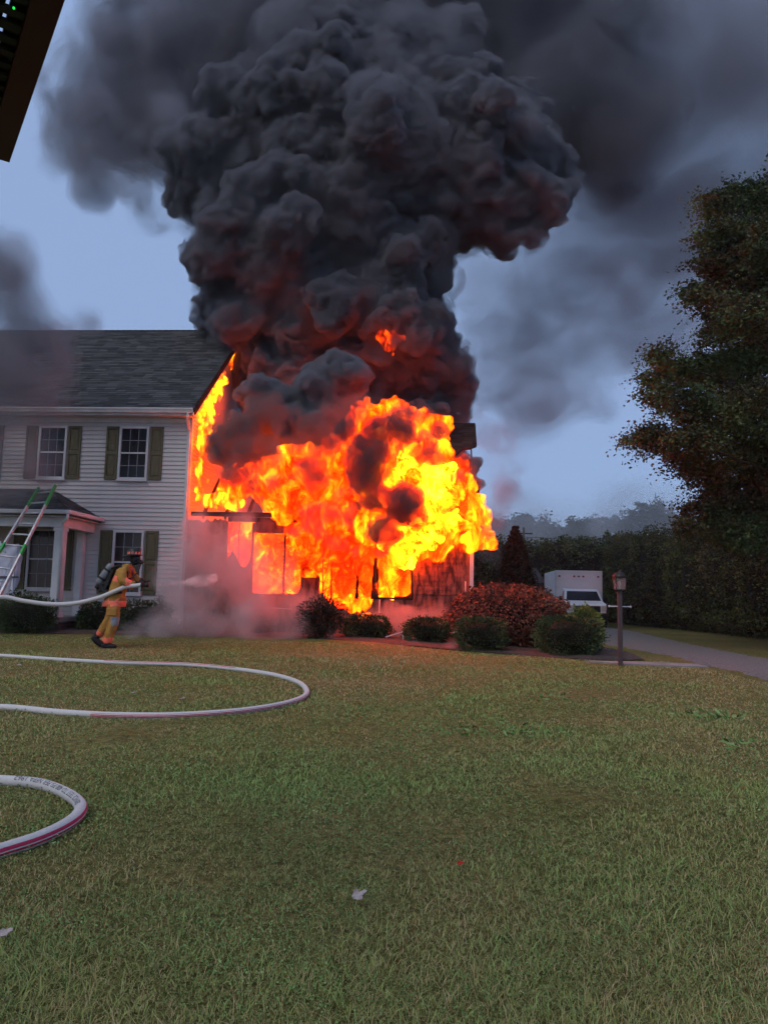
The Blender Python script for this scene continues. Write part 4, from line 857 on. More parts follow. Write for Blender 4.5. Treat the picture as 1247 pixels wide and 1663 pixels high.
# ================================================================== GRASS
def grass():
    rg = np.random.default_rng(9); N = 330000
    # depth distribution: roughly even on the picture below the horizon
    s_ = rg.uniform(0, 1, N); y = 1.35 * (17.2/1.35)**(s_**1.0)
    x = rg.uniform(-1, 1, N) * (.56*y + .7)
    keep = ~((x > 5.75 + 0*y) & (x < 8.6) & (y > 5)) & ~((x > 3.9) & (x < 5.95) & (y > 14.1) & (y < 15.0))
    edge_y = np.interp(x, [-8, -4.5, -1.7, 0, 1.6, 3.0, 4.4, 5.6], [17.6, 18.2, 18.0, 17.4, 16.75, 16.1, 15.45, 15.7])
    keep &= y < edge_y; x = x[keep]; y = y[keep]; n = len(x)
    pn = np.array([mnoise.noise(Vector((a*.8, b_*.8, 1.7))) + .5*mnoise.noise(Vector((a*2.6, b_*2.6, 4.1))) for a, b_ in zip(x, y)])
    near = s01((4.2 - y)/2.2)
    hgt = (.013 + .017*rg.random(n)) * (1 + .7*np.clip(pn, -.5, 1)) * (1 + .35*near*rg.random(n)); long_ = rg.random(n) < .015 + .035*near; hgt[long_] *= rg.uniform(1.5, 2.4, long_.sum())
    wd = np.clip(.0013*y**.75, .0016, .012) * rg.uniform(.7, 1.5, n)
    hgt = np.maximum(hgt, wd*1.6)
    a = rg.uniform(0, 6.283, n); lean = rg.uniform(.3, 1.7, n)*hgt; ca, sa = np.cos(a), np.sin(a)
    b2 = a + rg.uniform(-1.2, 1.2, n) + 1.57; wx, wy = np.cos(b2)*wd/2, np.sin(b2)*wd/2
    z = terr(x, y) + .012*np.sin(x*1.3+y*.7)*np.cos(y*.9-x*.4) - .004
    V = np.empty((n, 5, 3)); V[:, 0] = np.stack([x-wx, y-wy, z], 1); V[:, 1] = np.stack([x+wx, y+wy, z], 1)
    mx_, my_ = x+ca*lean*.35, y+sa*lean*.35
    V[:, 2] = np.stack([mx_+wx*.8, my_+wy*.8, z+hgt*.6], 1); V[:, 3] = np.stack([mx_-wx*.8, my_-wy*.8, z+hgt*.6], 1)
    V[:, 4] = np.stack([x+ca*lean, y+sa*lean, z+hgt*rg.uniform(.7, 1, n)], 1)
    me = bpy.data.meshes.new('grass'); me.vertices.add(5*n); me.vertices.foreach_set('co', V.ravel())
    base = np.arange(n)[:, None]*5; idx = np.concatenate([base+np.array([[0, 1, 2, 3]]), base+np.array([[3, 2, 4]])], 1).ravel().astype(np.int32)
    me.loops.add(7*n); me.loops.foreach_set('vertex_index', idx); me.polygons.add(2*n)
    ls = (np.arange(n)[:, None]*7 + np.array([[0, 4]])).ravel().astype(np.int32); lt = np.tile([4, 3], n).astype(np.int32)
    me.polygons.foreach_set('loop_start', ls); me.polygons.foreach_set('loop_total', lt); me.update(calc_edges=True)
    p2 = np.array([mnoise.noise(Vector((a*.35+5, b_*.35, 8.2))) for a, b_ in zip(x, y)])
    t = np.clip(.40 + .45*pn + .55*p2 + .14*near + rg.normal(0, .3, n), 0, 1); at_ = me.attributes.new('tone', 'FLOAT', 'FACE'); at_.data.foreach_set('value', np.repeat(t, 2).astype(np.float32))
    return me
G['grass'] = tone_mat('grass_blade', [(.48, .355, .185), (.385, .32, .13), (.30, .30, .095), (.22, .285, .08), (.32, .43, .13)], .8)
rg = np.random.default_rng(77); n_ = 110000; yy = 1.4 * (9/1.4)**rg.random(n_); xx = rg.uniform(-1, 1, n_)*(.56*yy+.6)
pn_ = np.array([mnoise.noise(Vector((a*1.7+9, b_*1.7, 3))) for a, b_ in zip(xx, yy)]); k_ = pn_ > -.15; xx, yy = xx[k_], yy[k_]; pn_ = pn_[k_]
G['clover'] = tone_mat('clover_leaf', [(.20, .15, .08), (.20, .21, .075), (.15, .24, .065), (.22, .36, .11), (.42, .48, .22)], .7)
tag(leaf_mesh('clover', np.stack([xx, yy, rg.uniform(.004, .024, len(xx))], 1), np.clip(.0045*yy**.6, .005, .017), G['clover'], None, 78, -.1, tone=.4+pn_*.6, aspect=.8), 'tiny clover and leaf bits woven through the near lawn', 'ground cover', kind='stuff')
tag(link('grass', grass(), G['grass']), 'short patchy olive and brown lawn grass with longer blades close by', 'grass', kind='stuff')
# broadleaf weed patches
def weed(px, py, r_, n, size, lab):
    p = gnd(px, py); rg = np.random.default_rng(px); a = rg.uniform(0, 6.28, n); q = r_*np.sqrt(rg.random(n))
    P = np.stack([np.cos(a)*q*1.6, np.sin(a)*q, .01+rg.random(n)*.03], 1)
    o = leaf_mesh('weed_patch', P, size, G['weed'], None, px, -.35, aspect=.3); o['kind'] = 'stuff'; o.location = (p.x, p.y, T(p.x, p.y)); tag(o, lab, 'weeds')
G['weed'] = tone_mat('weed_leaf', [(.10, .17, .045), (.15, .26, .07), (.24, .34, .12)])
weed(1150, 1166, .22, 70, .075, 'bright green weed clump in the lawn near the driveway')
weed(905, 1137, .3, 60, .06, 'small green weeds spread in the lawn below the lamp post')
weed(810, 1192, .35, 120, .06, 'dark green clover patch in the middle of the lawn')
weed(1210, 1215, .2, 30, .07, 'pointed weed leaves in the lawn at the right edge')

# ================================================================== HOSES
def smooth_path(pts, n=12):
    pts = [Vector(p) for p in pts]; out = []
    for i in range(len(pts)-1):
        p0, p1, p2, p3 = pts[max(i-1, 0)], pts[i], pts[i+1], pts[min(i+2, len(pts)-1)]
        for k in range(n):
            t = k/n; out.append(.5*((2*p1) + (p2-p0)*t + (2*p0-5*p1+4*p2-p3)*t*t + (3*p1-p0-3*p2+p3)*t**3))
    out.append(pts[-1]); return out
def hose_tube(path, r, nseg=20, stripes=None, seed=0):
    """round tube; faces whose angle falls in a stripe get the red material. stripes: f(i)-> list of (a0,a1) degrees"""
    vs = []; fs = []; mi = []; up = Vector((0, 0, 1)); rd = random.Random(seed)
    for i, p in enumerate(path):
        t = (path[min(i+1, len(path)-1)] - path[max(i-1, 0)]).normalized(); sx = t.cross(up).normalized(); u = sx.cross(t)
        rr = r*(1 + rd.uniform(-.015, .015))
        for k in range(nseg):
            a = 2*math.pi*k/nseg; vs.append(p + (sx*math.cos(a) + u*math.sin(a))*rr)
    for i in range(len(path)-1):
        ss = stripes(i) if stripes else []
        for k in range(nseg):
            fs.append((i*nseg+k, i*nseg+(k+1) % nseg, (i+1)*nseg+(k+1) % nseg, (i+1)*nseg+k)); ad = (k+.5)*360/nseg
            mi.append(1 if any(a0 <= ad <= a1 for a0, a1 in ss) else 0)
    me = bpy.data.meshes.new('hose'); me.from_pydata(vs, [], fs); me.polygons.foreach_set('material_index', mi); me.polygons.foreach_set('use_smooth', [True]*len(fs)); return me
HR = .031
near_pts = [gnd(-160, 1285), gnd(-60, 1272), gnd(0, 1275), gnd(60, 1280), gnd(100, 1293), gnd(128, 1312), gnd(128, 1330), gnd(105, 1350), gnd(60, 1372), gnd(0, 1392), gnd(-80, 1418), gnd(-200, 1450)]
path = [Vector((p.x, p.y, HR*.8 + .012*0)) for p in smooth_path([(p.x, p.y, 0) for p in near_pts], 14)]
npth = len(path)
# path runs left->right at the back and returns at the front; outer flank faces the camera on the return
h1 = link('fire_hose', hose_tube(path, HR, 72, lambda i: [(145, 177), (187, 207)], 1), [M['hose'], M['hosered']])
tag(h1, 'white fire hose with a red stripe and black printing, nearest bend at the left', 'fire hose', 'charged fire hoses on the lawn')
# printed lettering wrapped along the back of the near bend
def text_on_path(txt, path, i0, size, r, parent, flip=True, ang=118, spacing=.92):
    L = 0; pos = []
    for i in range(len(path)-1): pos.append(L); L += (path[i+1]-path[i]).length
    pos.append(L); s_ = pos[i0]
    def frame(s):
        i = max(0, min(len(path)-2, int(np.searchsorted(pos, s))-1)); t = (s-pos[i])/max(1e-6, pos[i+1]-pos[i]); p = path[i].lerp(path[i+1], t)
        d = (path[i+1]-path[i]).normalized(); sx = d.cross(Vector((0, 0, 1))).normalized(); return p, d, sx
    cu = bpy.data.curves.new('t', 'FONT'); cu.body = txt; cu.size = size; cu.space_character = 1.05
    to = bpy.data.objects.new('t', cu); COL.objects.link(to)
    me = bpy.data.meshes.new_from_object(to.evaluated_get(bpy.context.evaluated_depsgraph_get())); bpy.data.objects.remove(to)
    bm = bmesh.new(); bm.from_mesh(me); bmesh.ops.subdivide_edges(bm, edges=[e for e in bm.edges if e.calc_length() > size*.25], cuts=1); bmesh.ops.triangulate(bm, faces=bm.faces)
    for v in bm.verts:
        s = s_ + (v.co.x if not flip else -v.co.x + 0); th = R(ang) - v.co.y/r
        p, d, sx = frame(s); v.co = p + (sx*math.cos(th) + d.cross(sx)*-1*math.sin(th))*(r + .0012)
    bm.to_mesh(me); bm.free(); me.name = 'printed_lettering'; lo_ = link('printed_lettering', me, M['ink'], parent); lo_['kind'] = 'stuff'; return lo_
text_on_path('SERVICE TEST TO 400 PSI PER NFPA 1962', path, 78, .043, HR, h1, ang=82)
far_pts = [gnd(-250, 1165), gnd(-100, 1158), gnd(0, 1153), gnd(100, 1162), gnd(200, 1167), gnd(300, 1166), gnd(400, 1158), gnd(470, 1145), gnd(498, 1130), gnd(485, 1112), gnd(440, 1098), gnd(370, 1088), gnd(300, 1082), gnd(200, 1079), gnd(100, 1074), gnd(0, 1067), gnd(-120, 1060), gnd(-250, 1052)]
path = [Vector((p.x, p.y, HR*.8)) for p in smooth_path([(p.x, p.y, 0) for p in far_pts[::-1]], 10)]
h2 = link('fire_hose', hose_tube(path, HR, 48, lambda i: ([(140, 152), (162, 180), (190, 206)] if 88 < i < 135 else [(40, 58)] if 36 < i < 62 else []), 2), [M['hose'], M['hosered']])
tag(h2, 'long white fire hose loop with red stripe lying across the lawn behind the near bend', 'fire hose', 'charged fire hoses on the lawn')
# the hose the firefighter carries
FFY = 15.65
hp_ = [(-170, 1010, 14.2), (-60, 985, 14.9), (0, 970, 15.2), (40, 976, 15.3), (80, 981, 15.4), (120, 980, 15.45), (160, 971, 15.45), (185, 961, 15.42), (205, 953, 15.40), (222, 951, 15.38), (230, 950, 15.38)]
path = smooth_path([at(*q) for q in hp_], 8)
h3 = link('fire_hose', hose_tube(path, .043, 18, None, 3), [M['hose'], M['hosered']])
tag(h3, 'pale charged hose held at the waist by the firefighter', 'fire hose')
nb = MB(); a = at(228, 950, 15.38); d_ = Vector((1, -.02, .03)).normalized()
def along(prof, n=12):
    return [a + d_*s_ for s_, r_ in prof], [r_ for s_, r_ in prof]
pp, rr_ = along([(0, .03), (.02, .045), (.05, .045), (.06, .03), (.09, .03), (.10, .042), (.15, .048), (.17, .045), (.171, .02)])
nb.tube(pp, rr_, 14); nb.bar(a + d_*.04 + Vector((0, 0, -.02)), a + d_*.03 + Vector((0, 0, -.12)), .03, .03); nb.bar(a + d_*.07 + Vector((0, 0, .03)), a + d_*.02 + Vector((0, 0, .09)), .06, .012)
nb.build('nozzle', M['black'], h3)
# water stream
wt = []
for i in range(34):
    t = i/33; p = at(238 + 108*t, 950 - 12*t + 3*math.sin(t*3), 15.4 + .7*t)
    wt.append((p.x, p.y, p.z, .022 + .075*t)); wt.append((p.x, p.y, p.z + .09*t*math.sin(i*2.1), .018 + .04*t)); wt.append((p.x, p.y, p.z - .11*t, .015 + .05*t))
tag(billow('water_spray', wt, .03, ((.25, .06, 2), (.1, .04, 3)), smoke_mat('water_droplets', 8.0, (.97, .96, .97), aniso=.2, noise=7, lo=.36, hi=.66, step=.2, base=.12, detail=6, stretch=(.2, 1, 1.2))), 'white water stream fanning from the nozzle toward the fire', 'water spray')

# ================================================================== FIREFIGHTER
ff = empty('person', (-5.47, FFY, 0))
tag(ff, 'firefighter in tan turnout gear and black helmet walking right with a hose at the waist', 'person')
def skin(name, V, E, Rr, root=0, sub=2, mats=None, parent=None, assign=None, rough=0):
    me = bpy.data.meshes.new(name); me.from_pydata(V, E, []); o = bpy.data.objects.new(name, me); COL.objects.link(o)
    md = o.modifiers.new('skin', 'SKIN'); md.use_smooth_shade = True
    if not me.skin_vertices: bpy.context.view_layer.objects.active = o
    sv = me.skin_vertices[0].data
    for i, r_ in enumerate(Rr): sv[i].radius = r_ if isinstance(r_, tuple) else (r_, r_); sv[i].use_root = (i == root)
    s2 = o.modifiers.new('sub', 'SUBSURF'); s2.levels = sub; s2.render_levels = sub
    me2 = bpy.data.meshes.new_from_object(o.evaluated_get(bpy.context.evaluated_depsgraph_get())); o.modifiers.clear(); o.data = me2; bpy.data.meshes.remove(me); me2.name = name
    if rough:
        for v in me2.vertices:
            q = v.co*14; v.co += v.normal * rough * (mnoise.noise(q) + .6*mnoise.noise(q*2.3))
    for m_ in mats or []: me2.materials.append(m_)
    if assign:
        for p in me2.polygons: p.material_index = assign(p.center, p.normal)
    for p in me2.polygons: p.use_smooth = True
    if parent: o.parent = parent
    return o
# x forward, y away from camera, z up
V = [(.09, 0, .98), (.12, 0, 1.12), (.18, 0, 1.32), (.24, 0, 1.52), (.28, .0, 1.62), (.36, 0, 1.70),           # 0-5 pelvis..neck
     (.25, -.20, 1.56), (.30, -.27, 1.36), (.50, -.20, 1.26), (.60, -.10, 1.30),                                 # 6-9 near arm
     (.27, .20, 1.56), (.40, .26, 1.38), (.55, .12, 1.33), (.64, .03, 1.33),                                     # 10-13 far arm
     (.10, -.11, .88), (.15, -.12, .55), (.06, -.12, .30), (.01, -.12, .09),                                     # 14-17 near (front) leg
     (.04, .11, .88), (-.02, .12, .58), (-.16, .12, .36), (-.25, .12, .22)]                                       # 18-21 rear leg
E = [(0, 1), (1, 2), (2, 3), (3, 4), (4, 5), (4, 6), (6, 7), (7, 8), (8, 9), (4, 10), (10, 11), (11, 12), (12, 13), (0, 14), (14, 15), (15, 16), (16, 17), (0, 18), (18, 19), (19, 20), (20, 21)]
Rr = [(.20, .18), (.19, .18), (.20, .19), (.20, .17), (.13, .12), .07, (.11, .105), (.10, .10), (.085, .085), .055, (.11, .105), (.10, .10), (.085, .085), .055,
      (.14, .15), (.11, .12), (.10, .105), .10, (.14, .15), (.115, .12), (.10, .105), .095]
def asg(cn, nn):
    x, y, z = cn
    near_arm = y < -.16 and z > 1.2; fore = x > .40 and 1.2 < z < 1.45
    if z < .22 and x > -.12 and z > .06: return 1
    if x < -.13 and z < .36:
        q = (Vector((x, 0, z)) - Vector((-.16, 0, .36))).dot(Vector((-.54, 0, -.84)))
        if q > .05: return 1
    if .85 < z < .97: return 1
    if 1.35 < z < 1.45 and not (near_arm and x > .2) and x < .36: return 1
    if near_arm and .385 < x < .50: return 1
    if .46 < z < .64 and x > .12 and y < 0: return 2
    if x > .54 and 1.2 < z < 1.45: return 3
    return 0
skin('turnout_suit', V, E, Rr, 0, 2, [M['coat'], M['band'], M['silverband'], M['black']], ff, asg, .018)
sk = MB()   # flared coat skirt
n_ = 20; vs = []
for (cx_, z, ra, rb_) in ((.10, 1.05, .19, .19), (.08, .95, .22, .21), (.07, .84, .235, .22), (.075, .83, .21, .20)):
    for k in range(n_):
        a = 2*math.pi*k/n_; vs.append((cx_ + ra*math.cos(a)*(1+.04*math.sin(5*a)), rb_*math.sin(a)*(1+.04*math.sin(4*a)), z))
sk.add(vs, [(i*n_+k, (i+1)*n_+k, (i+1)*n_+(k+1) % n_, i*n_+(k+1) % n_) for i in range(3) for k in range(n_)], 0, True)
sko = sk.build('coat_skirt', [M['coat'], M['band']], ff)
for p in sko.data.polygons: p.material_index = 1 if p.center.z < .93 else 0
# cargo pocket
MB().box(.02, -.27, .66, .22, -.235, .80).build('pocket', M['coat'], ff, .012)
# boots
bt = MB()
bt.tube([(-.01, -.12, .10), (.0, -.12, .055), (.08, -.12, .05), (.17, -.12, .045), (.21, -.12, .04)], [.085, .075, .06, .055, .03], 12); bt.box(-.07, -.175, 0, .2, -.065, .025); bt.build('boot', M['black'], ff)
bt = MB(); bt.tube([(-.25, .12, .25), (-.31, .12, .19), (-.25, .12, .12), (-.17, .12, .07), (-.12, .12, .05)], [.07, .085, .07, .06, .045], 12)
bt.build('boot', M['black'], ff)
# head: face, mask, hood
hd = MB(); hd.ell((.44, 0, 1.80), (.10, .08, .125), 16, 12); hd.build('hood', M['black'], ff)
hv = MB(); hv.ell((.485, 0, 1.80), (.075, .072, .10), 14, 10); hv.build('face_mask', M['glass'], ff)
mk = MB(); mk.tube([(.53, 0, 1.76), (.585, 0, 1.73), (.60, 0, 1.71)], [.045, .04, .03], 12); mk.tube([(.57, -.02, 1.70), (.56, -.1, 1.55), (.47, -.17, 1.42), (.3, -.2, 1.35)], .016, 8); mk.build('breathing_regulator', M['black'], ff)
# traditional helmet with long back brim, ridges and reflective triangles
hm = MB(); vs = []; n_ = 28; hc = Vector((.42, 0, 1.885))
prof = [(1.0, 0), (.99, .03), (.94, .07), (.80, .105), (.55, .13), (.25, .143), (.04, .146)]
for s_, z in prof:
    for k in range(n_):
        a = 2*math.pi*k/n_; rid = 1 + .05*max(0, math.cos(4*a))**6
        vs.append((hc.x + .135*s_*math.cos(a)*rid, hc.y + .115*s_*math.sin(a)*rid, hc.z + z*1.02))
hm.add(vs, [(i*n_+k, i*n_+(k+1) % n_, (i+1)*n_+(k+1) % n_, (i+1)*n_+k) for i in range(len(prof)-1) for k in range(n_)] + [tuple((len(prof)-1)*n_+k for k in range(n_))], 0, True)
vs = []
for ro, dz in ((1.0, .0), (1.0, -.012)):
    for k in range(n_):
        a = 2*math.pi*k/n_; back = max(0, -math.cos(a)); e_ = 1.28 + .42*back**1.5
        vs.append((hc.x + .135*e_*math.cos(a), hc.y + .115*(1.25)*math.sin(a), hc.z + dz - .045*back))
for k in range(n_):
    a = 2*math.pi*k/n_; vs.append((hc.x + .13*math.cos(a), hc.y + .11*math.sin(a), hc.z + .004))
hm.add(vs, [(k, (k+1) % n_, 2*n_+(k+1) % n_, 2*n_+k) for k in range(n_)] + [(k, n_+k, n_+(k+1) % n_, (k+1) % n_) for k in range(n_)] + [tuple(reversed(range(n_, 2*n_)))], 0, True)
hmo = hm.build('helmet', M['helmet'], ff)
for k, a in enumerate((-150, -120, -90, -60, -30, 30, 90, 150)):
    tr = MB(); pts = []
    for da, z in ((-11, .012), (11, .012), (9, .06), (-4, .06)):
        aa = R(a+da); s_ = np.interp(z, [0, .03, .07], [1.0, .99, .94])*1.05; pts.append((hc.x+.135*s_*math.cos(aa), hc.y+.115*s_*math.sin(aa), hc.z+z))
    tr.add(pts, [(0, 1, 2, 3)]); tr.build('reflective_tetrahedron', M['band'], hmo)
MB().bar(hc + Vector((.12, 0, .0)), hc + Vector((.13, 0, .13)), .07, .012, up=(1, 0, 0)).build('front_shield', M['helmet'], hmo)
# gloves with fingers closed on the nozzle
def glove(cx_, cy_, cz_, sy, par):
    V = [(cx_-.08, cy_, cz_), (cx_-.02, cy_, cz_), (cx_+.02, cy_, cz_)]; E = [(0, 1), (1, 2)]; Rr = [.045, (.045, .035), (.04, .03)]
    for f in range(4):
        oy = cx_ + .035 - f*.024; b_ = len(V)
        V += [(oy, cy_ + sy*.02, cz_ + .03), (oy+.005, cy_ + sy*.055, cz_ + .02), (oy+.005, cy_ + sy*.065, cz_ - .015), (oy, cy_ + sy*.04, cz_ - .035 + .004*f)]
        E += [(2 if f < 2 else 1, b_), (b_, b_+1), (b_+1, b_+2), (b_+2, b_+3)]; Rr += [.014, .013, .012, .010]
    b_ = len(V); V += [(cx_-.01, cy_-sy*.02, cz_+.04), (cx_+.03, cy_-sy*.01, cz_+.055), (cx_+.055, cy_+sy*.01, cz_+.05)]; E += [(1, b_), (b_, b_+1), (b_+1, b_+2)]; Rr += [.017, .015, .012]
    skin('glove', V, E, Rr, 1, 1, [M['black']], par)
fo = ff.location
glove(.66, -.10 , 1.30, 1, ff); glove(.72, .0, 1.31, -1, ff)
# air pack
ap = MB(); A_, B_ = Vector((-.02, -.05, 1.64)), Vector((-.24, -.05, 1.30)); dd = (B_-A_).normalized()
pts = [A_ - dd*.06, A_ - dd*.045, A_ - dd*.02, A_ + dd*.02, A_.lerp(B_, .5), B_ - dd*.04, B_, B_ + dd*.03, B_ + dd*.05]
ap.tube(pts, [.02, .05, .072, .08, .08, .08, .07, .04, .02], 16); apo = ap.build('air_cylinder', M['cyl'], ff)
fr_ = MB(); fr_.bar((.06, -.05, 1.60), (-.10, -.05, 1.14), .20, .05, up=(1, 0, .3)); fr_.bar((-.18, -.05, 1.25), (-.02, -.05, 1.10), .22, .07); fr_.tube([B_+dd*.04, B_+dd*.10, B_+dd*.1+Vector((.06, -.05, -.03))], .028, 8); fr_.ell((-.25, -.09, 1.22), (.045, .05, .04), 8, 6); fr_.ell((-.16, -.12, 1.16), (.05, .04, .045), 8, 6)
fr_.tube([(-.1, -.14, 1.14), (.02, -.21, 1.12), (.15, -.22, 1.10), (.28, -.17, 1.12)], .022, 8)
fr_.build('pack_frame', M['strap'], ff)
st_ = MB()
for s_ in (.22, .72):
    c_ = A_.lerp(B_, s_); st_.tube([c_ - dd*.018, c_ + dd*.018], .084, 16)
st_.build('cylinder_strap', M['strap'], apo)
MB().tube([(.04, -.17, 1.60), (.2, -.22, 1.66), (.36, -.17, 1.55), (.38, -.2, 1.38), (.3, -.24, 1.2)], .022, 6).build('shoulder_strap', M['strap'], ff)
MB().tube([(.40, -.12, 1.62), (.455, -.13, 1.56), (.46, -.13, 1.46)], [.02, .03, .02], 8).build('chest_light', M['red'], ff)

# ================================================================== LADDER AND CLOTH
lt_ = empty('ladder', (0, 0, 0)); tR = at(91, 788, 17.9); tL = at(64, 792, 17.9); bR = at(-22, 1012, 16.4); bL = at(-64, 1000, 16.4)
lt_.location = (bR + bL)/2; lo_ = lt_.location.copy()
dn = (bR-tR).normalized()
for a_, b_ in ((tR, bR), (tL, bL)):
    a_, b_ = a_-lo_, b_-lo_
    ra = MB(); ra.bar(a_.lerp(b_, .16), b_, .038, .10, up=(0, 1, .2)); ro_ = ra.build('rail', M['alu'], lt_, .004)
    MB().bar(a_, a_.lerp(b_, .159), .042, .105, up=(0, 1, .2)).build('green_rail_end', M['green_pl'], ro_, .004)
    MB().bar(a_.lerp(b_, .46), a_.lerp(b_, .53), .045, .11, up=(0, 1, .2)).build('green_rail_band', M['green_pl'], ro_, .004)
for k in range(12):
    t = .05 + k*.084; p, q = tL.lerp(bL, t)-lo_, tR.lerp(bR, t)-lo_
    MB().tube([p, q], .021, 8).build('rung', M['alu'], lt_)
rp_ = [tL.lerp(tR, s_).lerp(bL.lerp(bR, s_), .035 - .018*abs(math.sin(s_*6.28)))-lo_ for s_ in np.linspace(.05, .95, 14)]
MB().tube(rp_, .008, 6).build('pulley_rope', M['cloth'], lt_)
tag(lt_, 'aluminium extension ladder with green rail ends leaning on the porch roof', 'ladder')
def cloth(name, outline, Y, lab, belt):
    c0 = sum((at(*p, Y) for p in outline), Vector())/len(outline); b_ = bmesh.new()
    vs = [b_.verts.new(at(*p, Y)-c0) for p in outline]; b_.faces.new(vs); bmesh.ops.triangulate(b_, faces=b_.faces)
    for _ in range(3): bmesh.ops.subdivide_edges(b_, edges=b_.edges[:], cuts=1)
    for v in b_.verts: v.co.y += .05*math.sin(v.co.x*22) + .04*mnoise.noise(v.co*6)
    me = bpy.data.meshes.new(name); b_.to_mesh(me); o = link(name, me, M['cloth']); o.location = c0
    s_ = o.modifiers.new('thick', 'SOLIDIFY'); s_.thickness = .012
    for p in me.polygons: p.use_smooth = True
    tag(o, lab, 'decoration'); return o
g1 = cloth('ghost_decoration', [(1, 878), (8, 895), (17, 905), (25, 898), (32, 883), (36, 900), (33, 925), (31, 945), (25, 965), (20, 983), (14, 976), (9, 986), (3, 978), (-4, 988), (-12, 980), (-14, 940), (-16, 905), (-6, 890)], 18.6, 'tattered white cloth figure hanging on the porch behind the ladder', True)
MB().box(-.28, -.09, -.05, .30, .09, -.025).build('belt', M['strap'], g1)

# ================================================================== TRUCK
tk = empty('box_truck', (9.42, 35.6, 0), R(-4.5)); tag(tk, 'white box truck parked facing the camera at the end of the driveway', 'truck')
# local: x right, y away (length), z up; front at y=0
bx = MB(); bx.box(-1.12, 2.2, .75, 1.12, 6.4, 2.72); bo = bx.build('cargo_box', M['truckwhite'], tk, .04)
MB().box(-1.13, 2.185, 2.62, 1.13, 2.199, 2.725).build('top_rail', M['truckwhite'], bo)
for x_ in (-1.135, 1.105): MB().box(x_, 2.18, .76, x_+.03, 2.21, 2.72).build('corner_post', M['alu'], bo)
for x_ in (-.93, -.22, 0, .22, .93): MB().ell((x_, 2.18, 2.44), (.055, .03, .045), 10, 6).build('marker_light', M['red'], bo)
# cab with sloped hood
cb = MB(); prof = [(0, .55), (0, 1.06), (.10, 1.12), (.85, 1.22), (1.45, 1.75), (1.7, 1.82), (2.18, 1.84), (2.18, .55)]
vs = []; k = len(prof)
def wid(z): return .90 if z < 1.25 else .90 - (z-1.25)*.22
for sx in (-1, 1):
    for y, z in prof: vs.append((sx*wid(z)*(.95 if y < .1 else 1), y, z))
cb.add(vs, [tuple(range(k)), tuple(reversed(range(k, 2*k)))] + [(i, k+i, k+(i+1) % k, (i+1) % k) for i in range(k)])
cbo = cb.build('cab', M['truckwhite'], tk, .03)
def slope_pt(x, t, off=.012): # windshield plane from (.85,1.27) to (1.45,1.86)
    y = .85 + .6*t; z = 1.22 + .53*t; nn_ = Vector((0, -.53, .6)).normalized(); return Vector((x, y, z)) + nn_*off
ws = MB(); ws.add([slope_pt(-.80, .08), slope_pt(.80, .08), slope_pt(.70, .90), slope_pt(-.70, .90), slope_pt(-.80, .08, -.01), slope_pt(.80, .08, -.01), slope_pt(.70, .90, -.01), slope_pt(-.70, .90, -.01)], [(0, 1, 2, 3), (4, 5, 1, 0), (5, 6, 2, 1), (6, 7, 3, 2), (7, 4, 0, 3)])
wso = ws.build('windshield', M['glass'], cbo)
for x_ in (-.4, .35): MB().bar(slope_pt(x_, .08, .02), slope_pt(x_+.35, .2, .02), .015).build('wiper', M['black'], wso)
for sx in (-1, 1):
    s_ = MB(); s_.add([(sx*.90, 1.05, 1.28), (sx*.90, 1.9, 1.28), (sx*.80, 1.85, 1.72), (sx*.80, 1.5, 1.72)], [(0, 1, 2, 3)]); s_.build('side_window', M['glass'], cbo)
    m_ = MB(); m_.box(min(sx*.97, sx*1.12), .95, 1.22, max(sx*.97, sx*1.12), 1.02, 1.45); m_.bar((sx*.89, 1.0, 1.26), (sx*.99, .98, 1.3), .03); m_.build('side_mirror', M['black'], cbo, .015)
    hl = MB(); hl.box(sx*.75-.12, -.03, .80, sx*.75+.12, .02, 1.04); hl.build('headlight', M['bulb'], tk, .02)
    for y in (.75, 4.9):
        wh = MB(); wh.tube([(sx*.72, y, .38), (sx*.99, y, .38)], .38, 20); wo_ = wh.build('wheel', M['black'], tk); MB().tube([(sx*.98, y, .38), (sx*1.0, y, .38)], .2, 14).build('rim', M['alu'], wo_)
gr = MB(); gr.box(-.60, -.02, .72, .60, .02, 1.02); gro = gr.build('grille', M['black'], tk, .01)
for z in (.80, .87, .94): MB().box(-.58, -.035, z-.01, .58, -.021, z+.01).build('grille_bar', M['darkmetal'], gro)
MB().box(-.98, -.12, .48, .98, .03, .70).build('bumper', M['darkmetal'], tk, .03)
MB().box(-.45, .1, .5, .45, 6.2, .74).build('chassis', M['black'], tk)
# shed behind the truck
sh = empty('shed', (8.0, 43.5, 0)); tag(sh, 'grey roofed shed half hidden between the conifer and the truck', 'shed')
MB().box(-1.3, -1, 0, .8, 1, 2.3).build('wall', M['found'], sh)
rf = MB(); prof = [(-1.45, 2.2), (-1.1, 2.8), (-.4, 3.15), (.0, 3.2), (.55, 2.85), (.95, 2.2)]; k = len(prof); vs = [(x_, y, z) for y in (-1.1, 1.1) for x_, z in prof]
rf.add(vs, [tuple(range(k)), tuple(reversed(range(k, 2*k)))] + [(i, k+i, k+i+1, i+1) for i in range(k-1)]); rf.build('roof', M['shed'], sh)
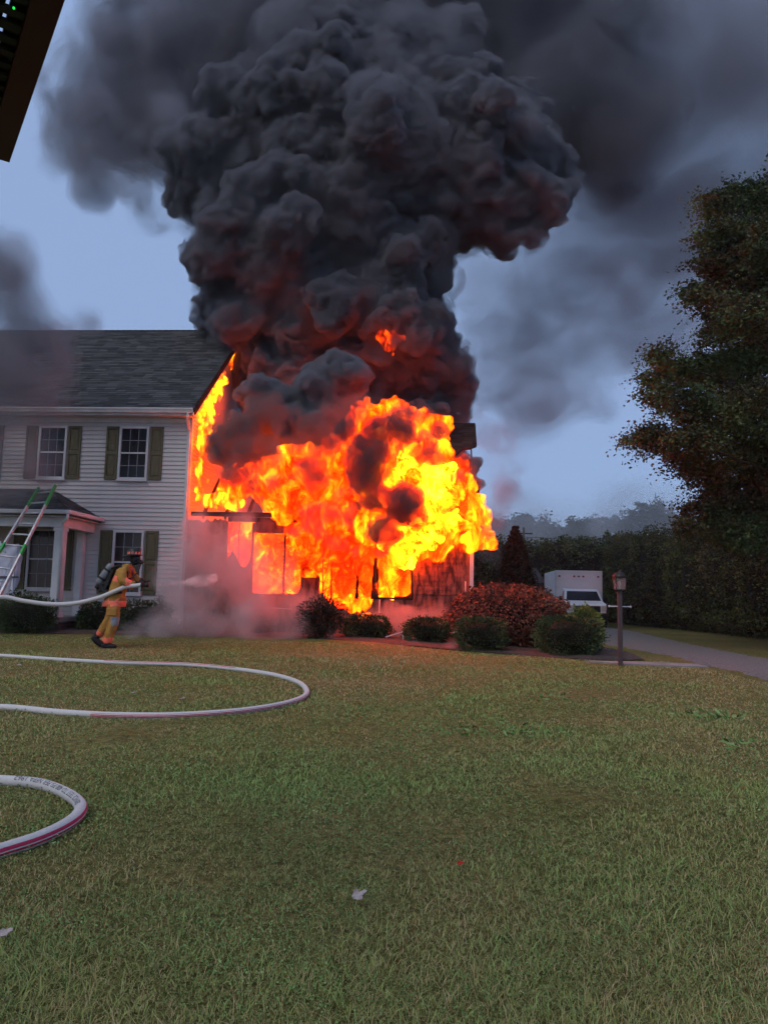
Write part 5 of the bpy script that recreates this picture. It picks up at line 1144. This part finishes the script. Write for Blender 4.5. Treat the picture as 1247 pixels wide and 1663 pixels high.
# utility pole and wires
up_ = empty('utility_pole', (14.6, 80, 0)); tag(up_, 'thin utility pole rising in front of the distant trees', 'pole')
MB().tube([(0, 0, 0), (0, 0, 8.9)], [.16, .11], 8).build('pole', M['polewood'], up_); MB().box(-.9, -.06, 8.2, .9, .06, 8.35).build('crossarm', M['polewood'], up_)
for k, z in enumerate((8.4, 7.4)):
    pts = [Vector((14.6 + x_, 80, z - .6*math.sin(math.pi*(x_+14)/44))) for x_ in np.linspace(-14, 30, 20)]
    o = MB().tube([p-Vector((14.6, 80, 0)) for p in pts], .022, 4).build('wire', M['wire'], up_)

# ================================================================== LAMP POST
lp = empty('lamp_post', (4.37, 14.25, 0)); tag(lp, 'lantern on a dark fluted post with a crossbar beside the driveway', 'lamp')
ps = MB(); n_ = 16; vs = []
for z in (-.1, .02, 1.33):
    for k in range(n_): a = 2*math.pi*k/n_; r_ = .040*(1 + .10*(1 if k % 2 else -1)); vs.append((r_*math.cos(a), r_*math.sin(a), z))
ps.add(vs, [(i*n_+k, i*n_+(k+1) % n_, (i+1)*n_+(k+1) % n_, (i+1)*n_+k) for i in range(2) for k in range(n_)]); ps.lathe((0, 0, 1.30), [(.045, 0), (.052, .02), (.03, .05)], 16); ps.build('post', M['post'], lp)
MB().tube([(-.19, 0, 1.07), (.19, 0, 1.07)], .010, 8).build('crossbar', M['alu'], lp)
for sx in (-1, 1): MB().ell((sx*.195, 0, 1.07), (.022, .022, .022), 10, 8).build('finial', M['trim'], lp)
lz = 1.36; la = MB(); la.lathe((0, 0, lz-.01), [(.05, 0), (.095, .02), (.10, .03)], 4)
for a in (45, 135, 225, 315):
    ca, sa = math.cos(R(a)), math.sin(R(a)); la.bar((.115*ca, .115*sa, lz+.02), (.14*ca, .14*sa, lz+.235), .012)
la.box(-.085, -.085, lz+.01, .085, .085, lz+.025); la.box(-.105, -.105, lz+.23, .105, .105, lz+.245)
lao = la.build('lantern_frame', M['lampmetal'], lp)
rf = MB(); rf.lathe((0, 0, lz+.245), [(.135, 0), (.12, .03), (.085, .075), (.03, .10), (.02, .11), (.012, .13)], 12); rf.build('lantern_roof', M['lampmetal'], lao)
for a in range(4):
    pn_ = MB(); r0, r1 = .08, .098
    pn_.add([(-r0, -r0, lz+.026), (r0, -r0, lz+.026), (r1, -r1, lz+.229), (-r1, -r1, lz+.229)], [(0, 1, 2, 3)])
    o = pn_.build('glass_pane', M['lampreflect'] if 'lampreflect' in M else M['lampglass'], lao); o.rotation_euler = (0, 0, R(90*a))
MB().lathe((0, 0, lz+.03), [(.012, 0), (.012, .05), (.03, .09), (.02, .14), (.003, .16)], 10).build('bulb', M['bulb'], lao)

# ================================================================== OVERHEAD RACK (top left), dark underside
A2 = gnd(15, 263, 3.0); 
def onz(px, py, z): d = ray(px, py); return Vector((0, 0, CZ)) + d*((z-CZ)/d.z)
P0 = onz(16, 264, 3.0); P1 = onz(106, 0, 3.0); dr_ = (P1-P0).normalized(); sd_ = Vector((-dr_.y, dr_.x, 0))
if sd_.x > 0: sd_ = -sd_
rk_ = empty('overhead_rack', P0); tag(rk_, 'dark overhead rack with a dull red beam and slats jutting in at the top left', 'rack')
Z = Vector((0, 0, 1)); Lr = 3.0
MB().bar(sd_*.045 + Z*.05, sd_*.045 + dr_*Lr + Z*.05, .09, .10).build('edge_beam', M['redbeam'], rk_)
MB().bar(sd_*.121, sd_*2.6, .05, .09).build('end_rail', M['black'], rk_)
rd = random.Random(4)
for k in range(34):
    p = dr_*(.07 + k*.075) + sd_*.092; wv = rd.choice((.03, .036, .045))
    MB().bar(p + Z*.02, p + sd_*2.4 + Z*.02, wv, .012).build('slat', M['black'], rk_)
for s_, wv in ((.115, .05), (.165, .025), (.21, .04), (.27, .02), (.33, .045), (.42, .03), (.55, .05)): MB().bar(sd_*s_ + dr_*.03 + Z*.045, sd_*s_ + dr_*Lr + Z*.045, wv, .02).build('stringer', M['black'], rk_)
q = onz(23, 13, 3.0) - P0; MB().ell(q, (.0045, .0045, .0045), 8, 6).build('indicator_light', M['greenled'], rk_)

# ================================================================== SMALL THINGS ON THE LAWN
def leaf_(px, py, s, m_, lab, group=None, seed=1):
    p = gnd(px, py); rd = random.Random(seed); b_ = MB(); n_ = 22; vs = [(0, 0, .012)]; rs_ = []
    for k in range(n_):
        a = 2*math.pi*k/n_; lobe = abs(math.cos(a*2.5)) ** .7; rs_.append((.45 + .6*lobe) * (.6 + .4*math.cos(a)) * rd.uniform(.85, 1.15) + .12)
    for sc_ in (.5, 1.0):
        for k in range(n_):
            a = 2*math.pi*k/n_; r_ = s*rs_[k]*sc_; yv = r_*math.sin(a); vs.append((r_*math.cos(a), yv*.8, .012 + 5*yv*yv + (rd.uniform(0, .008) if sc_ == 1 else 0) + .15*abs(r_*math.cos(a))))
    b_.add(vs, [(0, k+1, (k+1) % n_+1) for k in range(n_)] + [(k+1, n_+k+1, n_+(k+1) % n_+1, (k+1) % n_+1) for k in range(n_)]); o = b_.build('fallen_leaf', m_)
    s_ = o.modifiers.new('thick', 'SOLIDIFY'); s_.thickness = .002
    o.location = (p.x, p.y, .02); o.rotation_euler = (rd.uniform(.2, .5), rd.uniform(-.3, .3), rd.uniform(-1, 1)); tag(o, lab, 'leaf', group)
leaf_(577, 1470, .035, M['leafdry'], 'pale curled dry leaf lying in the foreground grass', None, 2)
leaf_(746, 1415, .018, M['leafred'], 'small bright red leaf lying on the lawn right of centre', None, 3)
leaf_(2, 1535, .03, M['leafdry'], 'grey dry leaf at the left edge of the near grass', None, 4)
leaf_(295, 1141, .05, M['leafdry'], 'pale dry leaf lying inside the far hose loop near its front', None, 5)
leaf_(216, 1130, .035, M['leafdry'], 'pale dry leaf inside the far hose loop, left of the other', None, 6)
leaf_(30, 1084, .05, M['leafdry'], 'pale dry leaf just in front of the far side of the hose loop', None, 7)
p = gnd(505, 1049); db = MB(); db.bar((-.06, 0, 0), (-.05, 0, .10), .03); db.bar((-.05, 0, .02), (.12, .03, .05), .05, .03); db.ell((.14, 0, .04), (.07, .04, .04), 8, 6)
o = db.build('charred_debris', M['char']); o.location = (p.x, p.y, T(p.x, p.y)); tag(o, 'black charred scrap lying at the edge of the lawn beside the ground flame', 'debris')
for k, (px, py, lab) in enumerate(((590, 1008, 'charred plank fallen behind the small boxwoods'), (738, 1030, 'white strip of torn trim lying between two boxwoods'), (640, 1035, 'pale broken trim leaning between the two small boxwoods'))):
    p = at(px, py, 18.7 - .3*k); z_ = max(.2, p.z); db = MB(); db.bar((-.2, 0, 0), (.2, .05, .05 + .04*k), .03, .02)
    db.bar((.2, .05, .05), (.22, .05, -.12), .02, .02)
    o = db.build('fallen_trim', M['char'] if k == 0 else M['trim']); o.location = (p.x, p.y, z_); tag(o, lab, 'debris')

# ================================================================== HAZE
hz, n, o_ = vnodes('haze_air'); v = n.nodes.new('ShaderNodeVolumePrincipled'); v.inputs['Color'].default_value = (.90, .93, 1, 1); v.inputs['Density'].default_value = HAZE; v.inputs['Anisotropy'].default_value = .2
n.links.new(v.outputs[0], o_.inputs['Volume'])
if HAZE > 0: tag(MB().box(-720, -70, -1.5, 720, 920, 36).build('haze', hz), kind='stuff')
